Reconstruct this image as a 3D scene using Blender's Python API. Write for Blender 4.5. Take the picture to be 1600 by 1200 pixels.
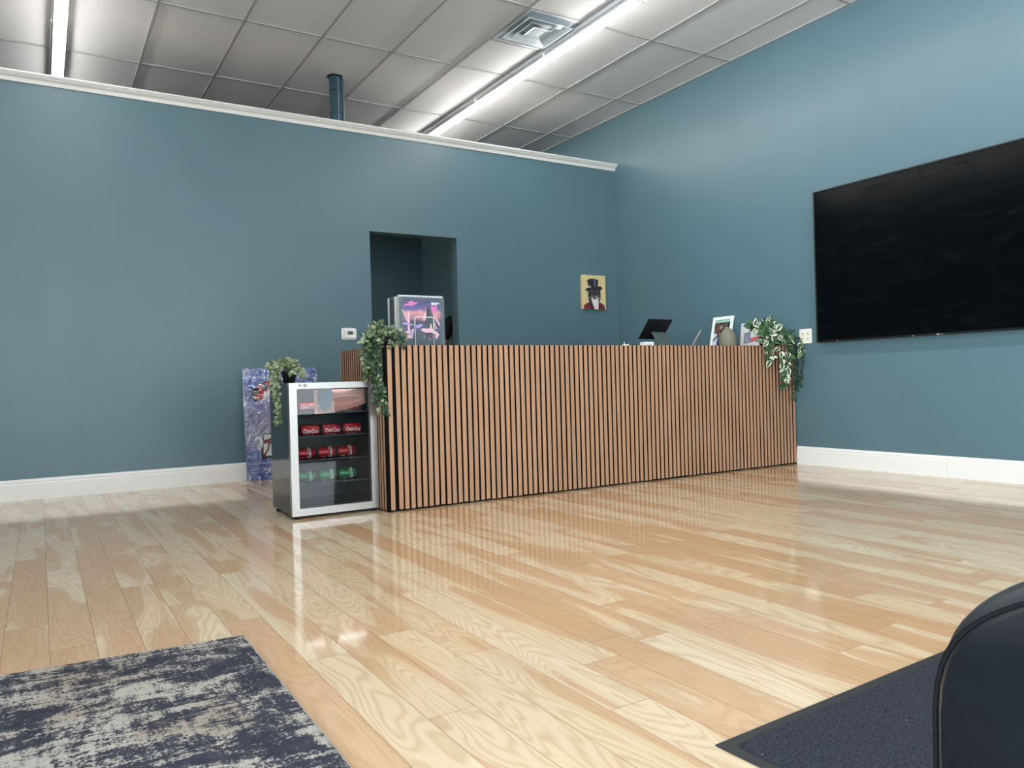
import bpy, bmesh, math, random
from mathutils import Vector, Matrix, Euler
random.seed(7)
for o in list(bpy.data.objects): bpy.data.objects.remove(o, do_unlink=True)
SC = bpy.context.scene
COL = SC.collection
PI = math.pi

# ------------------------------------------------------------------ camera
YAW, PITCH, ROLL, FPX = -0.5489, -0.00347, -0.02789, 1207.218
EYE = Vector((0, 0, .76))
fwd = Vector((-math.sin(YAW)*math.cos(PITCH), math.cos(YAW)*math.cos(PITCH), math.sin(PITCH)))
r0 = Vector((math.cos(YAW), math.sin(YAW), 0)); u0 = r0.cross(fwd)
rt = math.cos(ROLL)*r0 + math.sin(ROLL)*u0
up = -math.sin(ROLL)*r0 + math.cos(ROLL)*u0
cd = bpy.data.cameras.new('camera'); cam = bpy.data.objects.new('camera', cd); COL.objects.link(cam)
M = Matrix((rt, up, -fwd)).transposed().to_4x4(); M.translation = EYE
cam.matrix_world = M
cd.sensor_fit = 'HORIZONTAL'; cd.sensor_width = 36; cd.lens = FPX/1600*36
cd.clip_start = .02; cd.clip_end = 100
SC.camera = cam

# ------------------------------------------------------------------ world, light, exposure
SC.view_settings.view_transform = 'Standard'; SC.view_settings.look = 'None'
SC.view_settings.gamma = 1; SC.view_settings.exposure = 0.24; SC.view_settings.use_curve_mapping = False
w = bpy.data.worlds.new('world'); SC.world = w; w.use_nodes = True
bg = w.node_tree.nodes['Background']; bg.inputs[0].default_value = (.72, .84, 1, 1); bg.inputs[1].default_value = .8

STRIP_POWER = 34.0        # emission of the ceiling strip lenses
def area(name, loc, rot, sx, sy, power, col):
    l = bpy.data.lights.new(name, 'AREA'); l.shape = 'RECTANGLE'; l.size = sx; l.size_y = sy
    l.energy = power; l.color = col
    o = bpy.data.objects.new(name, l); COL.objects.link(o); o.location = loc; o.rotation_euler = rot
    return o
# daylight through the shop front (behind the photographer)
area('daylight_storefront', (.7, -2.85, 1.55), (PI/2+.30, 0, 0), 6.2, 2.5, 320, (.84, .93, 1))
area('added_side_daylight', (-3.35, -.9, 1.55), (PI/2+.15, 0, -PI/2), 3.2, 2.4, 720, (.78, .90, 1))  # added on the left to brighten the right wall

# ------------------------------------------------------------------ materials
def srgb(c):
    return tuple((x/255/12.92 if x/255 <= .04045 else ((x/255+.055)/1.055)**2.4) for x in c) + (1,)
class NT:
    def __init__(s, name):
        s.m = bpy.data.materials.new(name); s.m.use_nodes = True
        s.t = s.m.node_tree; s.n = s.t.nodes; s.b = s.n['Principled BSDF']; s.out = s.n['Material Output']
    def N(s, typ, ins=None, **kw):
        n = s.n.new(typ)
        for k, v in kw.items(): setattr(n, k, v)
        for k, v in (ins or {}).items():
            i = n.inputs[k]
            if hasattr(v, 'links') or isinstance(v, bpy.types.NodeSocket): s.t.links.new(v, i)
            else: i.default_value = v
        return n
    def L(s, a, b): s.t.links.new(a, b)
    def math(s, op, a, b=0.0, c=None):
        ins = {0: a, 1: b}
        if c is not None: ins[2] = c
        return s.N('ShaderNodeMath', ins, operation=op).outputs[0]
    def mix(s, f, a, b):
        n = s.N('ShaderNodeMix', data_type='RGBA')
        for k, v in ((0, f), (6, a), (7, b)):
            i = n.inputs[k]
            if isinstance(v, bpy.types.NodeSocket): s.t.links.new(v, i)
            else: i.default_value = v
        return n.outputs[2]
    def ramp(s, f, stops):
        n = s.N('ShaderNodeValToRGB', {0: f}); e = n.color_ramp.elements
        e[0].position, e[0].color = stops[0]
        e[1].position, e[1].color = stops[-1]
        for p, c in stops[1:-1]:
            x = e.new(p); x.color = c
        return n.outputs[0]
    def obj(s): return s.N('ShaderNodeTexCoord').outputs['Object']
    def noise(s, vec, scale, detail=3, rough=.5, dist=0, w=None):
        ins = {'Vector': vec, 'Scale': scale, 'Detail': detail, 'Roughness': rough, 'Distortion': dist}
        n = s.N('ShaderNodeTexNoise', noise_dimensions='4D' if w is not None else '3D')
        if w is not None: ins['W'] = w
        for k, v in ins.items():
            i = n.inputs[k]
            if isinstance(v, bpy.types.NodeSocket): s.t.links.new(v, i)
            else: i.default_value = v
        return n.outputs[0]
    def mapping(s, vec, scale=(1, 1, 1), loc=(0, 0, 0), rot=(0, 0, 0)):
        return s.N('ShaderNodeMapping', {'Vector': vec, 'Scale': scale, 'Location': loc, 'Rotation': rot}).outputs[0]
    def bump(s, h, st=.2, d=.002):
        b = s.N('ShaderNodeBump', {'Height': h, 'Strength': st, 'Distance': d})
        s.L(b.outputs[0], s.b.inputs['Normal']); return b
    def set(s, **k):
        for a, v in k.items():
            i = s.b.inputs[a.replace('_', ' ')]
            if isinstance(v, bpy.types.NodeSocket): s.L(v, i)
            else: i.default_value = v
        return s
MATS = {}
def pm(name, col, rough=.5, metal=0, spec=.5, coat=0, var=.06, vscale=14, emis=0, bump=0, bscale=80):
    """plain procedural material: base colour with a faint noise variation"""
    if name in MATS: return MATS[name]
    t = NT(name); c = srgb(col)
    n = t.noise(t.obj(), vscale, 3)
    d = tuple(x*(1-var) for x in c[:3])+(1,); e = tuple(min(1, x*(1+var)) for x in c[:3])+(1,)
    t.set(Base_Color=t.mix(n, d, e), Roughness=rough, Metallic=metal, Specular_IOR_Level=spec, Coat_Weight=coat)
    if emis: t.b.inputs['Emission Color'].default_value = c; t.b.inputs['Emission Strength'].default_value = emis
    if bump: t.bump(t.noise(t.obj(), bscale, 4), bump, .002)
    MATS[name] = t.m; return t.m

def wall_paint():
    t = NT('teal_wall_paint'); v = t.obj()
    n = t.noise(t.mapping(v, (1.2, 1.2, .5)), 1.3, 4, .6)
    c = t.mix(n, srgb((79, 105, 114)), srgb((87, 114, 122)))
    r = t.math('MULTIPLY_ADD', t.noise(t.mapping(v, (1, 1, .35)), 5, 3), .12, .33)
    t.set(Base_Color=c, Roughness=r, Specular_IOR_Level=.5)
    h = t.math('ADD', t.noise(t.mapping(v, (1, 1, .4)), 3.5, 3, .55), t.math('MULTIPLY', t.noise(v, 160, 2), .05))
    t.bump(h, .35, .006); return t.m
M_WALL = wall_paint()

def floor_mat():
    t = NT('laminate_plank_floor'); v = t.obj()
    s = t.N('ShaderNodeSeparateXYZ', {0: v}); X, Y = s.outputs[0], s.outputs[1]
    W, Lp = .121, 1.215
    u = t.math('DIVIDE', t.math('ADD', X, 12.098-.004), W)
    row = t.math('FLOOR', u); fu = t.math('SUBTRACT', u, row)
    rr = t.N('ShaderNodeTexWhiteNoise', {'W': row}, noise_dimensions='1D').outputs[0]
    q = t.math('ADD', t.math('DIVIDE', t.math('ADD', Y, 20), Lp), rr)
    cell = t.math('FLOOR', q); fv = t.math('SUBTRACT', q, cell)
    idv = t.N('ShaderNodeCombineXYZ', {0: row, 1: cell, 2: 3.7}).outputs[0]
    wn = t.N('ShaderNodeTexWhiteNoise', {'Vector': idv}, noise_dimensions='3D')
    rid = wn.outputs[0]; ridc = t.N('ShaderNodeSeparateColor', {0: wn.outputs[1]})
    r1, r2 = ridc.outputs[0], ridc.outputs[1]
    pw = t.math('MULTIPLY', rid, 57.0)
    # plank-local coordinates
    loc = t.N('ShaderNodeCombineXYZ', {0: t.math('MULTIPLY', fu, W), 1: t.math('MULTIPLY', fv, Lp), 2: 0.0}).outputs[0]
    warp = t.noise(t.mapping(loc, (9, 2.2, 1)), 1.0, 2, .5, 0, pw)
    # heartwood areas: large smooth shapes stretched along the board
    hv = t.noise(t.mapping(loc, (7.5, 1.15, 1)), 1.0, 1.5, .45, .55, t.math('ADD', pw, 11.0))
    thr = t.math('MULTIPLY_ADD', r1, .30, .35)
    hard = t.N('ShaderNodeMapRange', {'Value': t.math('SUBTRACT', hv, thr), 'From Min': -.012, 'From Max': .022}).outputs[0]
    soft = t.N('ShaderNodeMapRange', {'Value': t.math('SUBTRACT', hv, thr), 'From Min': -.12, 'From Max': .14}).outputs[0]
    heart = t.math('MULTIPLY_ADD', hard, .6, t.math('MULTIPLY', soft, .4))
    # growth rings: contour lines of the same field, cathedral shaped
    ringf = t.math('ADD', t.math('MULTIPLY', hv, 46.0), t.math('MULTIPLY', warp, 9.0))
    ring = t.math('MULTIPLY_ADD', t.math('SINE', t.math('MULTIPLY', ringf, 3.2)), .5, .5)
    ring = t.math('POWER', ring, 2.2)
    fib = t.noise(t.mapping(loc, (260, 9, 1)), 1.0, 3, .6, .3, pw)
    fib2 = t.noise(t.mapping(loc, (45, 2.0, 1)), 1.0, 3, .55, .5, pw)
    sap = t.mix(r2, srgb((233, 214, 185)), srgb((227, 203, 170)))
    hea = t.mix(r2, srgb((214, 176, 141)), srgb((205, 166, 129)))
    base = t.mix(heart, sap, hea)
    base = t.mix(t.math('MULTIPLY', ring, .38), base, srgb((190, 152, 114)))
    base = t.mix(t.math('MULTIPLY', fib2, .22), base, srgb((196, 160, 122)))
    base = t.mix(t.N('ShaderNodeMapRange', {'Value': fib, 'From Min': .45, 'From Max': .8, 'To Max': .25}).outputs[0], base, srgb((240, 225, 196)))
    base = t.N('ShaderNodeHueSaturation', {'Color': base, 'Saturation': 1.06, 'Value': .82}).outputs[0]
    # joints
    e1 = t.math('MINIMUM', fu, t.math('SUBTRACT', 1.0, fu))
    e1 = t.math('MULTIPLY', e1, W)
    e2 = t.math('MULTIPLY', t.math('MINIMUM', fv, t.math('SUBTRACT', 1.0, fv)), Lp)
    e = t.math('MINIMUM', e1, e2)
    seam = t.N('ShaderNodeMapRange', {'Value': e, 'From Min': .0005, 'From Max': .0016, 'To Min': 1, 'To Max': 0}).outputs[0]
    base = t.mix(t.math('MULTIPLY', seam, .65), base, srgb((120, 92, 66)))
    rg = t.math('MULTIPLY_ADD', t.noise(v, 2.2, 4, .6), .05, .035)
    rg = t.math('ADD', rg, t.math('MULTIPLY', fib2, .03))
    t.set(Base_Color=base, Roughness=rg, Specular_IOR_Level=.5)
    hh = t.math('SUBTRACT', t.math('MULTIPLY', fib2, .12), seam)
    t.bump(hh, .06, .001)
    return t.m
M_FLOOR = floor_mat()

def ceil_mat():
    t = NT('acoustic_ceiling_tile'); v = t.obj()
    s = t.N('ShaderNodeSeparateXYZ', {0: v})
    cx = t.math('FLOOR', t.math('DIVIDE', t.math('ADD', s.outputs[0], 30*.611-.205), .611))
    cy = t.math('FLOOR', t.math('DIVIDE', t.math('ADD', s.outputs[1], 20*1.222-.04), 1.222))
    wn = t.N('ShaderNodeTexWhiteNoise', {'Vector': t.N('ShaderNodeCombineXYZ', {0: cx, 1: cy, 2: 0.0}).outputs[0]}).outputs[0]
    c = t.mix(wn, srgb((214, 213, 212)), srgb((222, 221, 220)))
    sp = t.N('ShaderNodeMapRange', {'Value': t.noise(v, 120, 3, .7), 'From Min': .35, 'From Max': .65}).outputs[0]
    c = t.mix(t.math('MULTIPLY', sp, .12), c, srgb((165, 163, 160)))
    t.set(Base_Color=c, Roughness=.9, Specular_IOR_Level=.2); t.bump(t.noise(v, 90, 4, .7), .5, .002); return t.m
M_CEIL = ceil_mat()
M_GRID = pm('white_ceiling_grid_enamel', (160, 159, 157), .6)
M_TRIM = pm('white_trim_paint', (224, 221, 215), .35, var=.02, bump=.05, bscale=20)

def slat_mat(name, a, b, cc):
    t = NT(name); v = t.obj()
    s = t.N('ShaderNodeSeparateXYZ', {0: v})
    sid = t.math('FLOOR', t.math('DIVIDE', t.math('ADD', s.outputs[0], t.math('MULTIPLY', s.outputs[1], .0)), .04))
    rnd = t.N('ShaderNodeTexWhiteNoise', {'W': sid}, noise_dimensions='1D').outputs[0]
    g = t.noise(t.mapping(v, (190, 190, 3.0)), 1, 4, .6, .4)
    g2 = t.noise(t.mapping(v, (60, 60, 1.4)), 1, 2, .5, .6)
    c = t.mix(rnd, srgb(a), srgb(b))
    c = t.mix(t.math('MULTIPLY', g2, .7), c, srgb(cc))
    c = t.mix(t.N('ShaderNodeMapRange', {'Value': g, 'From Min': .5, 'From Max': .8, 'To Max': .45}).outputs[0], c, srgb(tuple(int(x*.72) for x in cc)))
    t.set(Base_Color=c, Roughness=.55, Specular_IOR_Level=.35); t.bump(g, .12, .001); return t.m
M_SLAT = slat_mat('walnut_slat_veneer', (188, 146, 116), (170, 132, 106), (158, 118, 84))
M_EDGE = pm('black_slat_edge', (24, 17, 15), .85, spec=.15, var=.2)
M_FELT = pm('black_acoustic_felt', (14, 13, 14), .95, spec=.1, var=.3, vscale=200)
M_BLACK = pm('black_gloss_enamel', (10, 12, 13), .08, spec=.6, var=.1)
M_BLACKM = pm('black_matt_plastic', (18, 18, 20), .5)
M_WHITEP = pm('white_plastic', (236, 234, 228), .35, var=.02)

def steel():
    t = NT('brushed_stainless_steel'); v = t.obj()
    n = t.noise(v, 6, 2)
    t.set(Base_Color=t.mix(n, srgb((172, 168, 164)), srgb((178, 174, 170))), Metallic=1.0,
          Roughness=t.math('MULTIPLY_ADD', n, .02, .34)); return t.m
M_STEEL = steel()

def glass_mat(name, tint=(1, 1, 1), ior=1.5, rough=0.0, body=0.0, bodycol=(.5, .5, .5), gain=1.0):
    t = NT(name); t.n.remove(t.b)
    tr = t.N('ShaderNodeBsdfTransparent', {'Color': tint+(1,)})
    gl = t.N('ShaderNodeBsdfGlossy', {'Color': (1, 1, 1, 1), 'Roughness': rough})
    fr = t.N('ShaderNodeFresnel', {'IOR': ior})
    base = tr
    if body:
        df = t.N('ShaderNodeBsdfDiffuse', {'Color': bodycol+(1,)})
        ns = t.math('MULTIPLY_ADD', t.noise(t.obj(), 9, 3), .2*body, body)
        base = t.N('ShaderNodeMixShader', {0: ns, 1: tr.outputs[0], 2: df.outputs[0]})
    mx = t.N('ShaderNodeMixShader', {0: t.math('MINIMUM', t.math('MULTIPLY', fr.outputs[0], gain), 1.0), 1: base.outputs[0], 2: gl.outputs[0]})
    t.L(mx.outputs[0], t.out.inputs[0]); return t.m
M_GLASS = glass_mat('fridge_door_glass', (.80, .83, .84), 1.45, gain=.5)
M_CLEAR = glass_mat('clear_glass', (.95, .97, .97), 1.5)

# ------------------------------------------------------------------ mesh builder
class MB:
    def __init__(s): s.v = []; s.f = []; s.mi = []; s.sm = []; s.cur = 0; s.smooth = False
    def add(s, vs, fs):
        o = len(s.v); s.v += [tuple(x) for x in vs]
        for f in fs: s.f.append([i+o for i in f]); s.mi.append(s.cur); s.sm.append(s.smooth)
    def box(s, a, b, M=None):
        (x0, y0, z0), (x1, y1, z1) = a, b
        vs = [Vector(p) for p in ((x0, y0, z0), (x1, y0, z0), (x1, y1, z0), (x0, y1, z0), (x0, y0, z1), (x1, y0, z1), (x1, y1, z1), (x0, y1, z1))]
        if M: vs = [M @ v for v in vs]
        s.add(vs, [(0, 3, 2, 1), (4, 5, 6, 7), (0, 1, 5, 4), (1, 2, 6, 5), (2, 3, 7, 6), (3, 0, 4, 7)]); return s
    def prism(s, pts, d, M=None):
        """pts: 2D outline (x, z) facing -y, thickness d towards +y"""
        n = len(pts); vs = [Vector((x, 0, z)) for x, z in pts] + [Vector((x, d, z)) for x, z in pts]
        if M: vs = [M @ v for v in vs]
        s.add(vs, [tuple(range(n)), tuple(range(2*n-1, n-1, -1))] + [(i, i+n, (i+1) % n+n, (i+1) % n) for i in range(n)]); return s
    def poly(s, pts3): s.add(pts3, [tuple(range(len(pts3)))]); return s
    def lathe(s, prof, c=(0, 0, 0), n=24, M=None, cap=True):
        vs = []; fs = []
        for r, z in prof:
            for k in range(n):
                a = 2*PI*k/n; vs.append(Vector((c[0]+r*math.cos(a), c[1]+r*math.sin(a), c[2]+z)))
        m = len(prof)
        for j in range(m-1):
            for k in range(n): fs.append((j*n+k, j*n+(k+1) % n, (j+1)*n+(k+1) % n, (j+1)*n+k))
        if cap: fs.append(tuple(range(n-1, -1, -1))); fs.append(tuple((m-1)*n+k for k in range(n)))
        if M: vs = [M @ v for v in vs]
        s.add(vs, fs); return s
    def tube(s, pts, r, n=8, cap=True):
        pts = [Vector(p) for p in pts]; rs = r if isinstance(r, (list, tuple)) else [r]*len(pts)
        vs = []; fs = []; t0 = (pts[1]-pts[0]).normalized()
        u = t0.orthogonal().normalized()
        for i, p in enumerate(pts):
            t = (pts[min(i+1, len(pts)-1)]-pts[max(i-1, 0)]).normalized()
            u = (u-t*u.dot(t)).normalized(); w_ = t.cross(u)
            for k in range(n):
                a = 2*PI*k/n; vs.append(p+(u*math.cos(a)+w_*math.sin(a))*rs[i])
        for j in range(len(pts)-1):
            for k in range(n): fs.append((j*n+k, j*n+(k+1) % n, (j+1)*n+(k+1) % n, (j+1)*n+k))
        if cap: fs.append(tuple(range(n-1, -1, -1))); fs.append(tuple((len(pts)-1)*n+k for k in range(n)))
        s.add(vs, fs); return s
    def build(s, name, mats, parent=None, bevel=0, seg=2, subs=0, smooth_all=False):
        me = bpy.data.meshes.new(name); me.from_pydata(s.v, [], s.f)
        if not isinstance(mats, (list, tuple)): mats = [mats]
        for m in mats: me.materials.append(m)
        for i, p in enumerate(me.polygons): p.material_index = s.mi[i]; p.use_smooth = s.sm[i] or smooth_all
        me.validate(); me.update()
        o = bpy.data.objects.new(name, me); COL.objects.link(o)
        if parent: o.parent = parent
        if bevel:
            b = o.modifiers.new('bevel', 'BEVEL'); b.width = bevel; b.segments = seg; b.limit_method = 'ANGLE'
        if subs: b = o.modifiers.new('sub', 'SUBSURF'); b.levels = subs; b.render_levels = subs
        return o
def tag(o, label=None, cat=None, group=None, kind=None):
    if label: o['label'] = label
    if cat: o['category'] = cat
    if group: o['group'] = group
    if kind: o['kind'] = kind
    return o
def empty(name, loc=(0, 0, 0), rz=0):
    o = bpy.data.objects.new(name, None); COL.objects.link(o); o.location = loc; o.rotation_euler = (0, 0, rz)
    o.empty_display_size = .05; return o
def struct(o, label=None): return tag(o, label, kind='structure')
def text_mesh(body, size, shear=0, extrude=.0003, spacing=1.0, bold=0):
    c = bpy.data.curves.new('txt', 'FONT'); c.body = body; c.size = size; c.shear = shear; c.extrude = extrude
    c.space_character = spacing; c.offset = bold; c.align_x = 'CENTER'; c.align_y = 'CENTER'
    o = bpy.data.objects.new('txt', c); COL.objects.link(o)
    bpy.context.view_layer.update()
    me = bpy.data.meshes.new_from_object(o.evaluated_get(bpy.context.evaluated_depsgraph_get()))
    bpy.data.objects.remove(o, do_unlink=True); return me
def text_part(name, body, size, mat, parent, M, width=None, **k):
    """text laid in the local xy plane, transformed by M"""
    me = text_mesh(body, size, **k)
    xs = [v.co.x for v in me.vertices]
    if width and xs:
        s = width/(max(xs)-min(xs))
        for v in me.vertices: v.co.x *= s
    me.transform(M); me.materials.clear(); me.materials.append(mat)
    o = bpy.data.objects.new(name, me); COL.objects.link(o); o.parent = parent; return o
FACE = Matrix.Rotation(PI/2, 4, 'X')        # xy plane -> xz plane facing -y

# ------------------------------------------------------------------ setting
XR, YB, ZC = 5.432, 6.611, 3.607
XW, YF, YFAR = -3.1, -2.6, 10.5
DX0, DX1, DZ, WT = 2.58, 3.462, 2.153, .136
ZW = 3.05
b = MB(); b.box((XW-.2, YF-.4, -.12), (XR+.2, YFAR+.2, 0)); struct(b.build('floor', M_FLOOR))
b = MB(); b.box((XW-.1, YF-.1, ZC+.006), (XR+.1, YFAR+.1, ZC+.1))
struct(b.build('ceiling', M_CEIL))
# T-bar grid
b = MB()
gx = [.205+.611*k for k in range(-11, 9)]; gy = [4.92+1.222*k for k in range(-8, 6)]
for x in gx: b.box((x-.010, YF, ZC-.004), (x+.010, YFAR, ZC+.006))
for y in gy: b.box((XW, y-.008, ZC-.0035), (XR, y+.008, ZC+.006))
b.box((3.26, 5.52, ZC-.0035), (3.88, 5.544, ZC+.006))
b.box((XR-.022, YF, ZC-.004), (XR, YFAR, ZC+.006))
struct(b.build('trim_1', M_GRID))
# walls
b = MB(); b.box((XR, YF, 0), (XR+.14, YFAR, ZC)); struct(b.build('wall_right', M_WALL))
b = MB(); b.box((XW-.14, YF, 0), (XW, YFAR, .3)); b.box((XW-.14, YF, 2.8), (XW, YFAR, ZC)); b.box((XW-.14, .8, .3), (XW, YFAR, 2.8)); struct(b.build('wall_left', M_WALL))
for i, y_ in enumerate((-2.6, -.9)):  # unseen side windows, added to let light onto the right wall
    wf = MB(); a0, a1 = y_, y_+1.7; X0, X1 = XW-.1, XW-.04
    wf.box((X0, a0, .3), (X1, a0+.05, 2.8)); wf.box((X0, a1-.05, .3), (X1, a1, 2.8)); wf.box((X0, a0+.05, .3), (X1, a1-.05, .35)); wf.box((X0, a0+.05, 2.75), (X1, a1-.05, 2.8))
    wo = wf.build('window_%d' % (i+6), M_BLACKM); struct(wo)
    g = MB(); g.box((XW-.073, a0+.05, .35), (XW-.067, a1-.05, 2.75)); g.build('pane', M_CLEAR, wo)
b = MB(); b.box((XW, YFAR, 0), (XR, YFAR+.14, ZC)); struct(b.build('wall_far', M_WALL))
b = MB()
pts = [(XW, 0), (DX0, 0), (DX0, DZ), (DX1, DZ), (DX1, 0), (XR, 0), (XR, ZW), (XW, ZW)]
b.box((XW, YB, 0), (DX0, YB+WT, ZW)); b.box((DX1, YB, 0), (XR, YB+WT, ZW)); b.box((DX0, YB, DZ), (DX1, YB+WT, ZW))
struct(b.build('wall_back', M_WALL))
# room behind the doorway
b = MB(); b.box((-2.0, 8.97, 0), (4.2, 9.07, 2.7)); b.box((-2.1, YB+WT, 0), (-2.0, 9.07, 2.7)); struct(b.build('wall_storeroom_back', M_WALL))
b = MB(); b.box((4.2, YB+WT, 0), (4.3, 9.07, 2.7)); struct(b.build('wall_storeroom_right', M_WALL))
b = MB(); b.box((-2.1, YB+WT, 2.7), (4.3, 9.07, 2.76)); struct(b.build('ceiling_light_block', pm('bounce_cutting_dark', (70, 66, 62), .9)))  # unseen cover added to block strip light, darkened to cut bounce
# shop front behind the photographer: mullioned glass
b = MB()
b.box((XW, YF-.14, 0), (XR, YF, .3)); b.box((XW, YF-.14, 2.8), (XR, YF, ZC))
b.box((XW, YF-.14, .3), (-2.4, YF, 2.8)); b.box((4.8, YF-.14, .3), (XR, YF, 2.8))
struct(b.build('wall_front', M_WALL))
for i, x in enumerate((-2.4, -.6, 1.2, 3.0)):
    wf = MB(); a0, a1 = x, x+1.8
    wf.box((a0, YF-.1, .3), (a0+.05, YF-.04, 2.8)); wf.box((a1-.05, YF-.1, .3), (a1, YF-.04, 2.8))
    wf.box((a0+.05, YF-.1, .3), (a1-.05, YF-.04, .35)); wf.box((a0+.05, YF-.1, 2.75), (a1-.05, YF-.04, 2.8))
    wo = wf.build('window_%d' % (i+1), M_BLACKM); struct(wo)
    g = MB(); g.box((a0+.05, YF-.073, .35), (a1-.05, YF-.067, 2.75)); g.build('pane', M_CLEAR, wo)

lp = empty('added_storeroom_lamp', (-.6, 7.35, 2.70)); tag(lp, 'round unseen lamp added in the back room, left of the doorway opening', 'ceiling lamp')
_b = MB(); _b.smooth = True; _b.lathe([(.12, 0), (.12, -.03), (.10, -.06), (.0, -.075)], n=24, cap=False)
_m = NT('added_lamp_globe'); _m.set(Emission_Strength=450.0, Base_Color=(.9, .9, .85, 1)); _m.b.inputs['Emission Color'].default_value = (1, .96, .88, 1); _b.build('globe', _m.m, lp)  # unseen lamp added to brighten the back room's right wall
# crown cap on the partition
def extrude_x(prof, x0, x1, name, mat, parent=None, ends=True):
    n = len(prof); bb = MB()
    vs = [(x0, y, z) for y, z in prof]+[(x1, y, z) for y, z in prof]
    fs = [(i, (i+1) % n, (i+1) % n+n, i+n) for i in range(n)]+[tuple(range(n-1, -1, -1)), tuple(range(n, 2*n))]
    bb.add(vs, fs); return bb.build(name, mat, parent)
cp = [(YB, 3.026), (YB-.010, 3.026), (YB-.013, 3.034), (YB-.016, 3.040), (YB-.020, 3.050), (YB-.032, 3.060), (YB-.040, 3.063), (YB-.040, 3.068),
      (YB-.047, 3.070), (YB-.052, 3.076), (YB-.052, 3.080), (YB-.060, 3.081), (YB-.060, 3.092), (YB+WT+.01, 3.092), (YB+WT+.01, 3.05), (YB, 3.05)]
struct(extrude_x(cp, XW, XR, 'trim_2', M_TRIM))
def bbprof(h=.150, t=.016): return [(0, 0), (-t, 0), (-t, h-.036), (-t*.86, h-.032), (-t*.80, h-.026), (-t*.9, h-.020), (-t*.75, h-.012), (-t*.45, h-.006), (-t*.4, h), (0, h)]
def bb_along(name, a, b_, nrm):
    """baseboard from a to b, profile pointing along nrm"""
    A, B, N_ = Vector(a), Vector(b_), Vector(nrm); pr = bbprof(); n = len(pr); m = MB()
    vs = [A+N_*(-y)+Vector((0, 0, z)) for y, z in pr]+[B+N_*(-y)+Vector((0, 0, z)) for y, z in pr]
    m.add(vs, [(i, (i+1) % n, (i+1) % n+n, i+n) for i in range(n)]+[tuple(range(n-1, -1, -1)), tuple(range(n, 2*n))])
    return struct(m.build(name, M_TRIM))
bb_along('baseboard_back', (XW, YB, 0), (DX0, YB, 0), (0, -1, 0))
bb_along('baseboard_back_right', (DX1, YB, 0), (XR-.017, YB, 0), (0, -1, 0))
bb_along('baseboard_right_near', (XR, YF, 0), (XR, 3.0375, 0), (-1, 0, 0))
bb_along('baseboard_right', (XR, 3.0395, 0), (XR, 4.298, 0), (-1, 0, 0))
bb_along('baseboard_left', (XW, YF, 0), (XW, YB, 0), (1, 0, 0))

# ------------------------------------------------------------------ reception desk
desk = empty('reception_desk', (XR-2, 4.7, 0))
tag(desk, 'long reception desk clad in brown vertical wood slats over black felt, against the right wall', 'reception desk')
DO = Vector(desk.location)
def dchild(mb, name, mat, **k):
    o = mb.build(name, mat, desk, **k); o.matrix_parent_inverse = Matrix.Translation(-DO); return o
YD, XL, ZD = 4.300, 1.749, .9956
DD = 5.09
b = MB(); b.box((XL+.014, YD+.012, 0.004), (XR-.006, YD+.032, ZD-.003)); b.box((XL+.014, YD+.03, .004), (XL+.034, DD, ZD-.003)); dchild(b, 'felt_backing', M_FELT)
b = MB(); x = 1.769; k = 0
def slat(b, c0, cw, axis, jit):
    n = 10; vs = []; fs = []; fd = []
    for i in range(n+1):
        z = .010+(ZD-.010)*i/n
        d = jit[0]*math.sin(jit[1]+z*4.2)+jit[2]*(z-.5)
        if i in (0,): z += jit[3]
        a, c = c0+d, c0+cw+d
        if axis == 'x': vs += [(a, YD, z), (c, YD, z), (c, YD+.013, z), (a, YD+.013, z)]
        else: vs += [(XL, c, z), (XL, a, z), (XL+.014, a, z), (XL+.014, c, z)]
        if i:
            o = 4*(i-1)
            for q in range(4): (fs if q == 0 else fd).append((o+q, o+(q+1) % 4, o+4+(q+1) % 4, o+4+q))
    fs += [(3, 2, 1, 0), (4*n, 4*n+1, 4*n+2, 4*n+3)]; b.cur = 0; b.add(vs, fs); b.cur = 1; b.add(vs, fd)
R = random.Random(3)
xs = [1.7655]; x = 1.8165
while x < XR-.035: xs.append(x); x += .0401
for x in xs: slat(b, x, .0275, 'x', (R.uniform(0, .0012), R.uniform(0, 6), R.uniform(-.0016, .0016), R.uniform(0, .004)))
dchild(b, 'front_slats', [M_SLAT, M_EDGE])
b = MB(); y = YD+.03
while y < DD-.03: slat(b, y, .0275, 'y', (R.uniform(0, .001), R.uniform(0, 6), 0, 0)); y += .0401
dchild(b, 'side_slats', [M_SLAT, M_EDGE])
b = MB(); b.box((XL, YD, .004), (XL+.013, YD+.014, ZD)); dchild(b, 'corner_trim', M_FELT)
M_DTOP = pm('black_laminate_worktop', (26, 24, 24), .3)
b = MB(); b.box((XL+.034, YD+.032, ZD-.035), (XR-.004, DD-.25, ZD-.005)); b.box((4.75, DD-.25, ZD-.035), (XR-.004, 5.75, ZD-.005)); dchild(b, 'worktop', M_DTOP)
b = MB(); b.box((XL+.06, DD-.27, .0), (4.75, DD-.25, ZD-.035)); b.box((4.75, DD-.25, 0), (4.77, 5.75, ZD-.035)); dchild(b, 'rear_panel', M_FELT)
TOP = ZD-.005

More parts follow.
